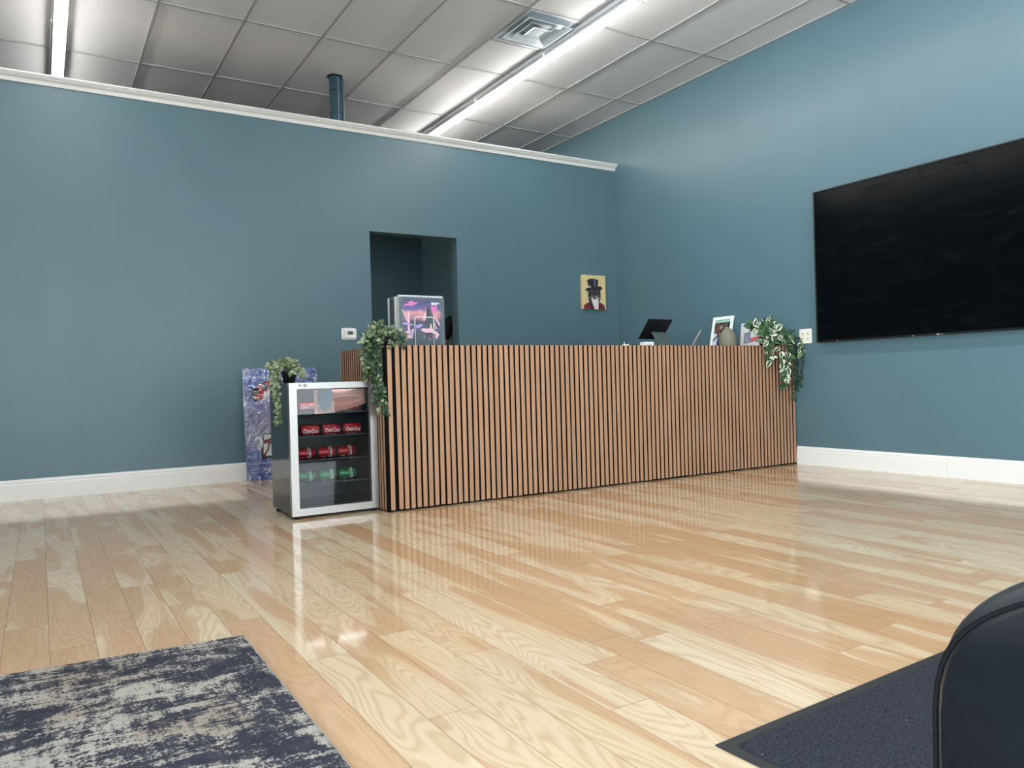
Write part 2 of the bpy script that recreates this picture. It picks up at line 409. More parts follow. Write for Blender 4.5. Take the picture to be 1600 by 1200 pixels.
# ------------------------------------------------------------------ ceiling strip lights
M_LENS = NT('frosted_strip_lens'); M_LENS.b.inputs['Emission Color'].default_value = (1, .985, .96, 1)
M_LENS.set(Emission_Strength=STRIP_POWER, Base_Color=(.9, .9, .9, 1)); M_LENS = M_LENS.m
M_LENS2 = NT('dimmer_strip_lens'); M_LENS2.b.inputs['Emission Color'].default_value = (1, .985, .97, 1)
M_LENS2.set(Emission_Strength=STRIP_POWER*.75, Base_Color=(.9, .9, .9, 1)); M_LENS2 = M_LENS2.m  # left run set to glow less than the run over the desk
M_HOUS = pm('white_enamel_housing', (205, 205, 208), .4)
def strip_light(x, y0, label, y1=None, wid=.05):
    y1 = y1 or y0+1.21
    t = empty('strip_light', (x, y0, ZC-.005)); tag(t, label, 'ceiling light', 'strip lights along the ceiling')
    l = y1-y0
    h = MB(); h.box((-.062, .001, -.034), (.046, l-.001, -.0)); h.box((-.046, .001, -.056), (-.041, l-.001, -.034)); h.box((.041, .001, -.056), (.046, l-.001, -.034))  # side lips added to shield the ceiling from lens glow
    h.build('housing', M_HOUS, t, bevel=.003)
    le = MB(); n = 8; pr = []
    for i in range(n+1):
        a = PI*i/n; pr.append((-.034*math.cos(a), -.066-.030*math.sin(a)))
    pr = [(-.030, -.0345)]+pr+[(.030, -.0345)]
    m = len(pr); vs = [(px, .006, pz) for px, pz in pr]+[(px, l-.006, pz) for px, pz in pr]
    le.smooth = True
    le.add(vs, [(i, i+m, (i+1) % m+m, (i+1) % m) for i in range(m)])
    le.smooth = False; le.add(vs, [tuple(range(m)), tuple(range(2*m-1, m-1, -1))])
    le.build('lens', M_LENS if x > 2 else M_LENS2, t)
    for yy in (.0, l-.004):
        c = MB(); c.box((-.036, yy, -.097), (.036, yy+.004, -.0345)); c.build('end_cap', M_HOUS, t)
    return t
names_r = {4.29: 'third visible white strip light over the desk, at the top edge beside the air vent', 5.51: 'white strip light beyond the air vent, middle of the run over the desk',
           6.73: 'white strip light disappearing behind the white cap of the back wall, over the desk'}
ORD = ['last hidden', 'first', 'second', 'third', 'fourth', 'fifth', 'sixth', 'seventh', 'eighth', 'ninth', 'tenth']
for k in range(-5, 4):
    y = 4.29+1.22*k; od = ORD[3-k]
    lab = {0: 'white strip light running right beside the square air vent', 1: 'white strip light just beyond the square air vent',
           2: 'white strip light over the desk, its far end cut off by the back wall cap', 3: 'white strip light hidden above the room behind the back wall'}.get(k, 'white strip light over the desk, %s one out from the back wall' % od)
    strip_light(3.825, y, lab)
    lab = {1: 'glaring white strip light at the top left edge of the photo', 2: 'white strip light at top left, meeting the white cap of the back wall'}.get(k, 'white strip light in the left run, %s one out from the back wall' % od)
    strip_light(.205, y, lab)

# ------------------------------------------------------------------ air vent
M_VENT = pm('pale_grey_vent_enamel', (196, 204, 208), .35)
vt = empty('air_vent', (3.57, 5.225, ZC-.004)); tag(vt, 'square metal ceiling air diffuser with nested louvre rings beside the strip light', 'air vent')
b = MB()
def ring(b, r0, r1, z0, z1, th=.003):
    p = []
    for r, z in ((r0, z0), (r1, z1), (r1-.0, z1+th), (r0, z0+th)):
        p += [(-r, -r, z), (r, -r, z), (r, r, z), (-r, r, z)]
    fs = []
    for j in range(4):
        for q in range(4):
            fs.append((j*4+q, j*4+(q+1) % 4, ((j+1) % 4)*4+(q+1) % 4, ((j+1) % 4)*4+q))
    b.add(p, fs)
ring(b, .292, .270, .0, .0, .004)
b.build('frame', M_VENT, vt)
b = MB(); ring(b, .205, .170, -.022, .000); ring(b, .209, .205, -.022, -.022)
b.build('outer_louvre', M_VENT, vt)
b = MB(); ring(b, .145, .112, -.022, .000); b.build('middle_louvre', M_VENT, vt)
b = MB(); b.box((-.052, -.052, -.016), (.052, .052, -.013)); ring(b, .085, .05, -.022, -.012); b.build('centre_plate', M_VENT, vt)
b = MB(); b.box((-.27, -.27, .0062), (.22, .27, .0078)); b.build('backing_pan', pm('blue_grey_pan', (150, 162, 170), .4), vt)
b = MB(); b.lathe([(.07, .0055), (.07, .0072)], c=(-.06, .12, 0), n=24); b.build('duct_opening', pm('dark_duct', (40, 44, 50), .6), vt)
for _c in vt.children:
    if _c.name.split('.')[0] in ('outer_louvre', 'middle_louvre', 'centre_plate'): _c.location.x = -.045
    if _c.name.startswith('frame'): _c.scale.x = .925; _c.location.x = -.022

# ------------------------------------------------------------------ painted pipe
M_PIPE = pm('teal_pipe_paint', (62, 92, 104), .4, var=.08)
pp = empty('vent_pipe', (2.392, 6.885, 0)); tag(pp, 'teal painted round duct pipe rising from behind the back wall into the ceiling', 'pipe')
b = MB(); b.smooth = True; b.lathe([(.053, 0), (.053, 3.6)], n=28); b.build('pipe', M_PIPE, pp)
b = MB(); b.smooth = True
for z in (3.27, 3.47):
    b = MB(); b.smooth = True; b.lathe([(.0535, z-.004), (.0555, z-.003), (.0555, z+.003), (.0535, z+.004)], n=28)
    b.build('joint_band', pm('dark_joint', (28, 44, 52), .5), pp)
b = MB(); b.box((.006, -.0555, 2.9), (.012, -.052, 3.59)); b.build('seam', pm('pale_seam', (120, 128, 138), .5), pp)
b = MB(); pts = []
RR = random.Random(5)
for k in range(22):
    a = 2*PI*k/22; r = .066+RR.uniform(-.006, .010); pts.append((r*math.cos(a), r*math.sin(a)))
b.add([(x, y, ZC-.001) for x, y in pts]+[(x, y, ZC+.004) for x, y in pts], [tuple(range(21, -1, -1))]+[(i, (i+1) % 22, (i+1) % 22+22, i+22) for i in range(22)])
b.build('ceiling_hole', pm('shadowy_gap', (16, 20, 22), .9), pp)
cp2 = empty('conduit', (2.462, 6.88, 0)); tag(cp2, 'thin teal conduit standing right beside the round duct pipe', 'pipe')
b = MB(); b.smooth = True; b.lathe([(.0135, 0), (.0135, 3.58), (.012, 3.60)], n=14); b.build('tube', M_PIPE, cp2)
b = MB(); b.box((-.017, -.004, 3.40), (.017, .016, 3.42)); b.build('clamp', M_PIPE, cp2)

# ------------------------------------------------------------------ television
tv = empty('wall_screen', (XR-.03, 2.96, 1.61)); tag(tv, 'very large black flat screen mounted on the right teal wall', 'screen')
TVW, TVH, x0 = 2.19, 1.214, -.035
yc, zc = 4.04-2.96-TVW/2, 0
def tvm():
    t = NT('screen_surface'); v = t.obj()
    sm = t.N('ShaderNodeMapRange', {'Value': t.noise(t.mapping(v, (1, 1.2, 5)), 2.2, 5, .7, 1.2), 'From Min': .5, 'From Max': .8}).outputs[0]
    t.set(Base_Color=t.mix(t.math('MULTIPLY', sm, .25), srgb((4, 7, 9)), srgb((18, 24, 32))), Roughness=t.math('MULTIPLY_ADD', sm, .2, .16), Specular_IOR_Level=.10); return t.m
b = MB(); b.box((x0+.004, yc-TVW/2+.012, -TVH/2+.012), (x0+.012, yc+TVW/2-.012, TVH/2-.012)); b.build('screen', tvm(), tv)
b = MB(); bz = .012
b.box((x0, yc-TVW/2, -TVH/2), (x0+.04, yc-TVW/2+bz, TVH/2)); b.box((x0, yc+TVW/2-bz, -TVH/2), (x0+.04, yc+TVW/2, TVH/2))
b.box((x0, yc-TVW/2+bz, -TVH/2), (x0+.04, yc+TVW/2-bz, -TVH/2+bz)); b.box((x0, yc-TVW/2+bz, TVH/2-bz), (x0+.04, yc+TVW/2-bz, TVH/2))
b.build('bezel', pm('black_bezel', (9, 11, 13), .3), tv, bevel=.002)
b = MB(); b.box((x0+.012, yc-TVW/2+.012, -TVH/2+.012), (x0+.04, yc+TVW/2-.012, TVH/2-.012)); b.build('rear_shell', M_BLACKM, tv)
b = MB(); b.box((x0+.04, yc-.4, -.3), (.029, yc+.4, .3)); b.build('wall_bracket', M_BLACKM, tv)
for yy, l in ((3.85, .012), (3.232, .016), (3.05, .022), (3.022, .008)):
    b = MB(); b.box((x0-.0006, yy-2.96-l/2, -TVH/2+.001), (x0+.001, yy-2.96+l/2, -TVH/2+.006))
    b.build('chipped_spot', pm('pale_chip', (190, 186, 176), .6), tv)

# ------------------------------------------------------------------ wall plate, thermostat, portrait
pl = empty('wall_outlet', (XR, 4.19, 1.066)); tag(pl, 'cream double outlet plate on the right wall beside the trailing plants', 'outlet')
b = MB(); b.box((-.007, -.060, -.060), (0, .060, .060)); b.build('cover_plate', pm('cream_plastic', (232, 228, 214), .35, var=.02), pl, bevel=.003)
M_REC = pm('outlet_cream', (216, 210, 192), .4); M_SLOT = pm('outlet_slot', (40, 36, 32), .7)
for sy in (-.024, .024):
    for sz in (-.021, .021):
        b = MB(); n = 16; MM = Matrix.Translation((-.0075, sy, sz)) @ Matrix.Rotation(-PI/2, 4, 'Y')
        b.lathe([(.0155, -.001), (.0155, .002), (.014, .0028)], n=18, M=MM); rc = b.build('receptacle', M_REC, pl)
        b = MB()
        for d in (-.005, .005): b.box((-.0112, sy+d-.001, sz-.001), (-.0095, sy+d+.001, sz+.007))
        b.box((-.0112, sy-.002, sz-.009), (-.0095, sy+.002, sz-.005)); b.build('slot', M_SLOT, rc)

th = empty('thermostat', (2.358, YB, 1.222)); tag(th, 'white wall thermostat with small dark display left of the doorway', 'thermostat')
def rrect(wd, ht, r, n=5):
    p = []
    for cx, cz, a0 in ((wd/2-r, ht/2-r, 0), (-wd/2+r, ht/2-r, PI/2), (-wd/2+r, -ht/2+r, PI), (wd/2-r, -ht/2+r, 1.5*PI)):
        for i in range(n+1):
            a = a0+PI/2*i/n; p.append((cx+r*math.cos(a), cz+r*math.sin(a)))
    return p[::-1]
def rbox(name, wd, ht, r, y0, d, mat, par, cx=0, cz=0, bev=0):
    b = MB(); b.prism(rrect(wd, ht, r)[::-1], d, Matrix.Translation((cx, y0, cz))); return b.build(name, mat, par, bevel=bev)
rbox('wall_plate', .136, .104, .018, -.006, .006, M_WHITEP, th, bev=.002)
rbox('body', .110, .075, .008, -.028, .022, M_WHITEP, th, .006, .001, bev=.003)
disp = rbox('display', .050, .032, .002, -.0292, .002, pm('lcd_glass', (84, 100, 92), .25), th, .005, .006)
text_part('digits', '70', .022, pm('lcd_digits', (24, 40, 32), .5), disp, Matrix.Translation((.010, -.0300, .006)) @ FACE)
for cx in (-.034, .044):
    for cz in (.010, -.006): rbox('button', .008, .006, .002, -.0298, .003, pm('grey_button', (120, 118, 112), .5), th, cx, cz)

def art(name, layers, M, parent, d0=.0006, step=.00025):
    """one printed picture: flat ink shapes (xz) laid over each other"""
    b = MB(); mats = []
    for i, (m, pts) in enumerate(layers):
        if m not in mats: mats.append(m)
        b.cur = mats.index(m); y = -d0-step*i
        b.poly([M @ Vector((x, y, z)) for x, z in pts])
    return b.build(name, mats, parent)
def ell(cx, cz, rx, rz, n=20, rot=0):
    p = []
    for k in range(n):
        a = 2*PI*k/n; x, z = rx*math.cos(a), rz*math.sin(a)
        p.append((cx+x*math.cos(rot)-z*math.sin(rot), cz+x*math.sin(rot)+z*math.cos(rot)))
    return p
def ink(name, col): return pm('ink_'+name, col, .55, var=.10, vscale=60)

pt = empty('dog_portrait', (5.083, YB, 1.686)); tag(pt, 'small canvas portrait of a dog in top hat and red coat on the back wall', 'painting')
def canv():
    t = NT('ochre_portrait_ground'); v = t.obj()
    n = t.noise(v, 14, 4, .6)
    t.set(Base_Color=t.mix(n, srgb((196, 172, 118)), srgb((226, 208, 156))), Roughness=.7); return t.m
b = MB(); b.box((-.152, -.040, -.182), (.152, 0, .182)); b.build('canvas', canv(), pt, bevel=.002)
hat, hatl, fur, furl, wht, red, redd = ink('hat_black', (34, 34, 42)), ink('hat_sheen', (92, 92, 104)), ink('fur_dark', (48, 44, 46)), ink('fur_grey', (96, 92, 92)), ink('white', (222, 214, 206)), ink('coat_red', (112, 34, 42)), ink('coat_dark', (70, 22, 30))
L = []
L.append((red, [(-.150, -.181), (.140, -.181), (.128, -.135), (.085, -.112), (.05, -.105), (-.06, -.105), (-.10, -.115), (-.142, -.140)]))
L.append((redd, [(-.06, -.181), (-.02, -.181), (-.055, -.11), (-.085, -.112)])); L.append((redd, [(.06, -.181), (.10, -.181), (.075, -.11), (.05, -.11)]))
L.append((fur, [(-.062, -.125), (-.082, -.085), (-.088, -.03), (-.078, .045), (.062, .052), (.082, .0), (.082, -.06), (.062, -.115), (.02, -.14), (-.03, -.15)]))
L.append((furl, [(-.08, -.055), (-.03, -.028), (.04, -.028), (.08, -.05), (.07, -.08), (.02, -.075), (-.05, -.08)]))
L.append((wht, [(-.045, -.068), (.0, -.045), (.045, -.06), (.052, -.10), (.045, -.181), (.0, -.181), (-.03, -.12)]))
L.append((hat, ell(.0, -.063, .025, .012))); L.append((hat, ell(-.005, -.038, .014, .010)))
L.append((furl, ell(-.040, .012, .015, .010))); L.append((furl, ell(.030, .012, .015, .010)))
L.append((hat, ell(-.040, .012, .007, .006, 10))); L.append((hat, ell(.030, .012, .007, .006, 10)))
L.append((hat, [(-.125, .022), (-.10, .006), (-.06, .022), (0, .034), (.06, .03), (.088, .02), (.105, .042), (.095, .064), (.05, .066), (-.05, .050), (-.1, .042)]))
L.append((hat, [(-.080, .055), (-.098, .125), (-.06, .142), (0, .146), (.045, .138), (.052, .115), (.042, .062), (0, .052)]))
L.append((hatl, [(-.004, .056), (.014, .058), (.020, .14), (-.010, .144)]))
L.append((wht, [(-.078, .05), (-.055, .056), (-.052, .066), (-.078, .06)]))
art('portrait_print', L, Matrix.Translation((0, -.0405, 0)), pt)

# ------------------------------------------------------------------ beverage fridge
FX0, FX1, FY, FZ0, FZ1 = 1.215, 1.742, 4.430, .018, .786
fr = empty('beverage_fridge', ((FX0+FX1)/2, 4.65, 0)); tag(fr, 'small black drinks fridge with steel framed glass door at the left end of the desk', 'fridge')
FO = Matrix.Translation(-Vector(fr.location))
def fch(mb, name, mat, par=None, **k):
    o = mb.build(name, mat, par or fr, **k)
    o.matrix_parent_inverse = FO; 
    return o
BY0, BY1 = FY+.045, 4.875
b = MB(); t_ = .028
b.box((FX0+.004, BY0, .025), (FX0+.004+t_, BY1, FZ1)); b.box((FX1-.004-t_, BY0, .025), (FX1-.004, BY1, FZ1))
b.box((FX0+.004+t_, BY0, FZ1-.03), (FX1-.004-t_, BY1, FZ1)); b.box((FX0+.004+t_, BY0, .025), (FX1-.004-t_, BY1, .06)); b.box((FX0+.004+t_, BY1-.03, .06), (FX1-.004-t_, BY1, FZ1-.03))
fch(b, 'cabinet', M_BLACK)
b = MB(); i0, i1 = FX0+.004+t_, FX1-.004-t_
b.box((i0, BY0+.01, .06), (i0+.003, BY1-.03, FZ1-.03)); b.box((i1-.003, BY0+.01, .06), (i1, BY1-.03, FZ1-.03)); b.box((i0+.003, BY1-.034, .06), (i1-.003, BY1-.03, FZ1-.03)); b.box((i0+.003, BY0+.01, .06), (i1-.003, BY1-.034, .063))
fch(b, 'liner', pm('dark_fridge_liner', (34, 40, 46), .35))
# door
door = MB()
def mitre(b, x0, x1, z0, z1, wl, wt, wb, y0, y1):
    O = [(x0, z0), (x1, z0), (x1, z1), (x0, z1)]; I = [(x0+wl, z0+wb), (x1-wl, z0+wb), (x1-wl, z1-wt), (x0+wl, z1-wt)]
    for k in range(4):
        q = (k+1) % 4; a, b2, c, d = O[k], O[q], I[q], I[k]
        cen = [((p[0]), (p[1])) for p in (a, b2, c, d)]
        cx = sum(p[0] for p in cen)/4; cz = sum(p[1] for p in cen)/4
        sh = [(p[0]+(cx-p[0])*.0, p[1]) for p in cen]
        b.add([(p[0], y0, p[1]) for p in sh]+[(p[0], y1, p[1]) for p in sh], [(0, 1, 2, 3), (7, 6, 5, 4), (0, 4, 5, 1), (1, 5, 6, 2), (2, 6, 7, 3), (3, 7, 4, 0)])
dr = empty('door'); dr.parent = fr; dr.matrix_parent_inverse = FO
def dch(mb, name, mat, **k):
    o = mb.build(name, mat, dr, **k); return o
b = MB(); mitre(b, FX0, FX1, FZ0, FZ1-.001, .044, .036, .042, FY, FY+.036); dch(b, 'door_frame', M_STEEL)
b = MB(); b.box((FX0+.040, FY+.012, FZ0+.038), (FX1-.040, FY+.016, FZ1-.033)); dch(b, 'door_glass', M_GLASS)
b = MB(); mitre(b, FX0+.040, FX1-.040, FZ0+.038, FZ1-.033, .011, .008, .008, FY+.017, FY+.036); dch(b, 'gasket', M_BLACKM)
b = MB(); b.box((FX0+.003, FY+.036, FZ0+.01), (FX0+.03, BY0-.001, FZ1-.003)); b.box((FX1-.03, FY+.036, FZ0+.01), (FX1-.003, BY0-.001, FZ1-.003)); b.box((FX0+.03, FY+.036, FZ1-.03), (FX1-.03, BY0-.001, FZ1-.003)); b.box((FX0+.03, FY+.036, FZ0+.01), (FX1-.03, BY0-.001, FZ0+.04)); dch(b, 'door_seal', M_BLACKM)
b = MB(); b.box((FX1-.03, FY+.004, FZ1), (FX1-.005, FY+.05, FZ1+.006)); dch(b, 'hinge', M_BLACKM)
stk = MB(); stk.box((1.267, FY-.0006, FZ1-.034), (1.322, FY-.0001, FZ1-.003)); so = dch(stk, 'price_sticker', pm('sticker_paper', (240, 240, 236), .6, var=.01)); so['label'] = 'white price sticker reading $1.50'
text_part('price_writing', '$1.50', .026, pm('pen_grey', (60, 62, 62), .6), dr, Matrix.Translation((1.2945, FY-.0013, FZ1-.0185)) @ FACE, width=.047, bold=.0005)
for fx in (FX0+.03, FX1-.03):
    for fy in (BY0-.02, BY1-.03):
        b = MB(); b.smooth = True; b.lathe([(.014, 0), (.014, .012), (.008, .013), (.008, .027)], c=(fx, fy, 0), n=14); fch(b, 'foot', M_BLACKM)
shelf_z = {'s1': .606, 's2': .470, 's3': .330, 's4': .192}
M_SHELF = glass_mat('shelf_glass', (.8, .84, .84), 1.5)
for z in shelf_z.values():
    b = MB(); b.box((i0+.005, BY0+.03, z-.005), (i1-.005, BY1-.04, z-.001)); so = fch(b, 'shelf', M_SHELF)
    b = MB(); b.box((i0+.005, BY0+.026, z-.006), (i1-.005, BY0+.030, z)); o = b.build('shelf_trim', pm('shelf_edge', (70, 76, 80), .3), so)
b = MB(); b.box((i0+.05, BY0+.012, FZ1-.036), (i1-.05, BY0+.03, FZ1-.031))
mled = NT('cool_led'); mled.set(Emission_Strength=14.0, Base_Color=(.9, .9, .9, 1)); mled.b.inputs['Emission Color'].default_value = (.9, .95, 1, 1)
fch(b, 'interior_light', mled.m)
# curved peach translucent sheet, a stand-in for the tint in the door glass
def peachm():
    return glass_mat('peach_translucent', (.97, .84, .78), 1.4, .05, .46, (.95, .56, .45), gain=.3)
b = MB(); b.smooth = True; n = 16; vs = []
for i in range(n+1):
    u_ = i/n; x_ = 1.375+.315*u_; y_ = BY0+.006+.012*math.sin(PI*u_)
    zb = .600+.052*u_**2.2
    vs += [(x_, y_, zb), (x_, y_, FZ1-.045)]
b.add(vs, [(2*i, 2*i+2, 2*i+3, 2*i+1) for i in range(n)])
fl = fch(b, 'peach_stand_in', peachm()); fl['label'] = 'curved peach tinted translucent stand-in sheet'
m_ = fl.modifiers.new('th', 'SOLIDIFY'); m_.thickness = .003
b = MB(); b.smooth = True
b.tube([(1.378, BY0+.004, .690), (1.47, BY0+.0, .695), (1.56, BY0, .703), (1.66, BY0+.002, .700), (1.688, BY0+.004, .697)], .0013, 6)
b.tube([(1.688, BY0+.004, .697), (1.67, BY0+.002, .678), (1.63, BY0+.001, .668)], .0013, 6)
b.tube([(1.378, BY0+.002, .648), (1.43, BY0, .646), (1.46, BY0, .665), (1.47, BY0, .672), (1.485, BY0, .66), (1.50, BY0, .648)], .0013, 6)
b.build('pale_curves', pm('white_curve', (235, 235, 235), .3), fl)
b = MB(); b.prism(ell(0, 0, .046, .085), .002, Matrix.Translation((1.440, BY0-.001, .700))); b.build('grey_oval', pm('slate_oval', (84, 94, 102), .4), fl)

# cans
def can_proto():
    return None
M_AL = pm('can_aluminium', (190, 192, 196), .25, 1.0)
def canmat(name, a, dk):
    t = NT(name); t.set(Base_Color=t.mix(t.noise(t.mapping(t.obj(), (8, 40, 40)), 1, 3), srgb(a), srgb(dk)), Metallic=.35, Roughness=.25, Coat_Weight=.4); return t.m
M_RED = canmat('red_can_lacquer', (200, 26, 36), (170, 16, 26)); M_GRN = canmat('green_can_lacquer', (20, 150, 80), (10, 120, 60))
M_CW = pm('can_white_ink', (238, 236, 232), .4)
def wrap(me, r, axis_len_center=0, ang0=0):
    """bend flat text (x along can axis, y around) on a cylinder whose axis is x, centre (0,0,r)"""
    for v in me.vertices:
        x_, y_, z_ = v.co; a = y_/r+ang0; rr = r+.0004+z_
        v.co = (x_, -rr*math.cos(a), r+rr*math.sin(a))
def can(kind, label, loc, rx, rz, writing, sideways=False):
    t = empty('soda_can', loc, rz); tag(t, label, 'can', 'cans lying in the glass fridge')
    r = .0325; MX = Matrix.Translation((0, 0, r)) @ Matrix.Rotation(PI/2, 4, 'Y')
    b = MB(); b.smooth = True; b.lathe([(.027, -.054), (r, -.047), (r, .047), (.0275, .056)], n=28, M=MX, cap=False); b.build('can_body', M_RED if kind == 'red' else M_GRN, t)
    for pr in ([(.0, .0555), (.0255, .0555), (.0262, .059), (.0275, .0595), (.0278, .056)], [(.0, -.051), (.018, -.052), (.024, -.059), (.0272, -.054)]):
        b = MB(); b.smooth = True; b.lathe(pr, n=28, M=MX, cap=False); b.build('can_end', M_AL, t)
    if sideways:
        me = text_mesh(writing, .030, shear=.35, extrude=.0001, bold=.0006); me.transform(Matrix.Rotation(PI/2, 4, 'Z'))
        ys = [v.co.y for v in me.vertices]; s = .085/(max(ys)-min(ys))
        me.transform(Matrix.Diagonal((1.05, s, 1, 1))); me.transform(Matrix.Translation((.020, 0, 0)))
        wrap(me, r, ang0=rx)
    else:
        me = text_mesh(writing, .034, shear=.35, extrude=.0001, bold=.0006)
        xs_ = [v.co.x for v in me.vertices]; s = .088/(max(xs_)-min(xs_)); me.transform(Matrix.Diagonal((s, 1.0, 1, 1))); wrap(me, r, ang0=rx)
    me.materials.clear(); me.materials.append(M_CW)
    o = bpy.data.objects.new('lettering', me); COL.objects.link(o); o.parent = t
    b = MB(); b.smooth = True; n = 8; x_0, x_1 = (-.040, .028) if not sideways else (-.035, -.010)
    vs = []
    for i in range(n+1):
        a = -1.05+.10*i/n+rx*.3; vs += [(x_0, -(r+.0004)*math.cos(a), r+(r+.0004)*math.sin(a)), (x_1, -(r+.0004)*math.cos(a), r+(r+.0004)*math.sin(a))]
    b.add(vs, [(2*i, 2*i+1, 2*i+3, 2*i+2) for i in range(n)]); b.build('small_print_band', M_CW, t)
    return t
pos3 = ['leftmost', 'middle', 'rightmost']
rows = [('red', 'top', [(1.345, .0), (1.478, .0), (1.611, .0)], 4.545, .606, .15, 'Coca-Cola', False),
        ('red', 'second', [(1.355, .0), (1.485, .0), (1.615, .0)], 4.535, .470, -.12, 'Coca-Cola', False),
        ('red', 'third', [(1.345, 0), (1.475, 0), (1.598, .0)], 4.60, .330, .2, 'Coca-Cola', True),
        ('green', 'bottom', [(1.348, 0), (1.478, 0), (1.600, 0)], 4.60, .192, .2, 'Sprite', True)]
for kind, rn, ps, y, z, ang, wr, sd in rows:
    for i, (x_, rz) in enumerate(ps):
        can(kind, '%s %s soft drink can lying on the %s shelf of the glass fridge' % (pos3[i], kind, rn), (x_, y, z), ang, rz, wr, sd)

# ------------------------------------------------------------------ poster leaning behind the fridge
lean = math.radians(3.6)
ps = empty('wrapped_poster', (1.735, 6.528, .002)); ps.rotation_euler = (-lean, 0, 0)
tag(ps, 'blue and purple poster in shiny plastic wrap leaning on the back wall behind the fridge', 'poster')
PW, PH = .612, .922
def posterm():
    t = NT('blue_purple_poster_print'); v = t.obj(); s = t.N('ShaderNodeSeparateXYZ', {0: v})
    z = t.math('DIVIDE', s.outputs[2], PH)
    nz = t.math('MULTIPLY_ADD', t.noise(t.mapping(v, (3, 1, 3)), 1.3, 3), .3, t.math('SUBTRACT', z, .15))
    xx = t.math('ABSOLUTE', t.math('DIVIDE', s.outputs[0], PW/2))
    c = t.ramp(nz, [(0, srgb((62, 92, 170))), (.22, srgb((96, 118, 184))), (.4, srgb((172, 170, 196))), (.6, srgb((180, 166, 194))), (.8, srgb((108, 122, 188))), (1, srgb((84, 106, 182)))])
    c = t.mix(t.math('MULTIPLY', t.math('POWER', xx, 2.0), .6), c, srgb((76, 92, 158)))
    t.set(Base_Color=c, Roughness=.3); return t.m
b = MB(); b.box((-PW/2, 0, 0), (PW/2, .004, PH)); b.build('print', posterm(), ps)
def wrapm():
    t = NT('crinkled_clear_wrap'); t.n.remove(t.b); v = t.obj()
    tr = t.N('ShaderNodeBsdfTransparent', {'Color': (1, 1, 1, 1)})
    n1 = t.noise(v, 7, 3, .6, 2.0); n2 = t.noise(t.mapping(v, (1, 1, .5)), 26, 3, .7, 1.0)
    bp = t.N('ShaderNodeBump', {'Height': t.math('ADD', n1, t.math('MULTIPLY', n2, .07)), 'Strength': 1.0, 'Distance': .03})
    gl = t.N('ShaderNodeBsdfGlossy', {'Color': (1, 1, 1, 1), 'Roughness': .08, 'Normal': bp.outputs[0]})
    fr_ = t.N('ShaderNodeFresnel', {'IOR': 1.5, 'Normal': bp.outputs[0]})
    df = t.N('ShaderNodeBsdfDiffuse', {'Color': (.85, .9, 1, 1)})
    cr = t.N('ShaderNodeMapRange', {'Value': t.noise(t.mapping(v, (1, 1, .6), rot=(0, .5, 0)), 6, 2.5, .6, 2.0), 'From Min': .55, 'From Max': .66, 'To Max': .5}).outputs[0]
    a = t.N('ShaderNodeMixShader', {0: cr, 1: tr.outputs[0], 2: df.outputs[0]})
    mx = t.N('ShaderNodeMixShader', {0: t.math('MINIMUM', t.math('MULTIPLY', fr_.outputs[0], 2.2), .9), 1: a.outputs[0], 2: gl.outputs[0]})
    t.L(mx.outputs[0], t.out.inputs[0]); return t.m
b = MB(); b.box((-PW/2-.006, -.0105, .0), (PW/2+.006, -.0085, PH+.004)); b.build('plastic_wrap', wrapm(), ps)
ired, ired2, ink_k, iwht, inavy = ink('poster_red', (196, 40, 34)), ink('poster_deep_red', (132, 20, 20)), ink('poster_black', (24, 26, 34)), ink('poster_white', (232, 228, 222)), ink('poster_navy', (30, 34, 70))
L = []
P0 = lambda px, py: ((px-379)/ (413-379+0.0)*.183-PW/2, PH*(1-(py-577)/(750-577)))
pq = lambda lst: [P0(*p) for p in lst]
L.append((ink_k, pq([(389, 618), (392, 610), (400, 604), (412, 597), (420, 596), (424, 606), (412, 622), (396, 628), (392, 626)])))
L.append((ired, pq([(400, 606), (412, 599), (424, 593), (424, 612), (414, 622), (402, 625), (396, 622), (398, 617), (404, 614)])))
L.append((ink_k, pq([(406, 604), (414, 600), (417, 607), (412, 611), (407, 609)])))
L.append((iwht, pq([(410, 618), (418, 608), (420, 616), (414, 624), (406, 627)])))
L.append((ink_k, pq([(405, 679), (420, 678), (424, 716), (403, 718), (401, 692)])))
L.append((iwht, pq([(407, 680), (417, 680), (424, 713), (412, 713), (405, 713)])))
L.append((ired2, pq([(402, 690), (424, 684), (424, 693), (415, 696), (414, 702), (406, 717), (404, 713), (411, 702), (412, 694), (403, 695)])))
art('poster_picture', L, Matrix.Translation((0, -.001, 0)), ps)
mtx = pm('poster_lettering', (206, 212, 236), .5)
b = empty('lettering_row')
bpy.data.objects.remove(b)
text_part('top_lettering', 'P I O N E E R', .028, mtx, ps, Matrix.Translation((-.175, -.0030, PH-.071)) @ FACE, width=.16, extrude=.0002, bold=.0012)
text_part('top_lettering', 'P R E M I E R', .028, mtx, ps, Matrix.Translation((.175, -.0030, PH-.071)) @ FACE, width=.16, extrude=.0002, bold=.0012)
text_part('tagline', 'THE END OF THE', .026, mtx, ps, Matrix.Translation((-.075, -.0025, .140)) @ FACE, width=.27, extrude=.0002)
b = MB()
RL = random.Random(2)
for j in range(5):
    z = .100-.010*j; hw = .20-.018*j; x_ = -hw
    while x_ < hw:
        l = RL.uniform(.006, .02); b.box((x_, -.0028, z), (min(hw, x_+l), -.0022, z+.005)); x_ += l+.003
for cx in (-.09, 0, .09): b.box((cx-.018, -.0028, .028), (cx+.018, -.0022, .045))
b.build('credit_lines', pm('credit_ink', (150, 156, 182), .5), ps)

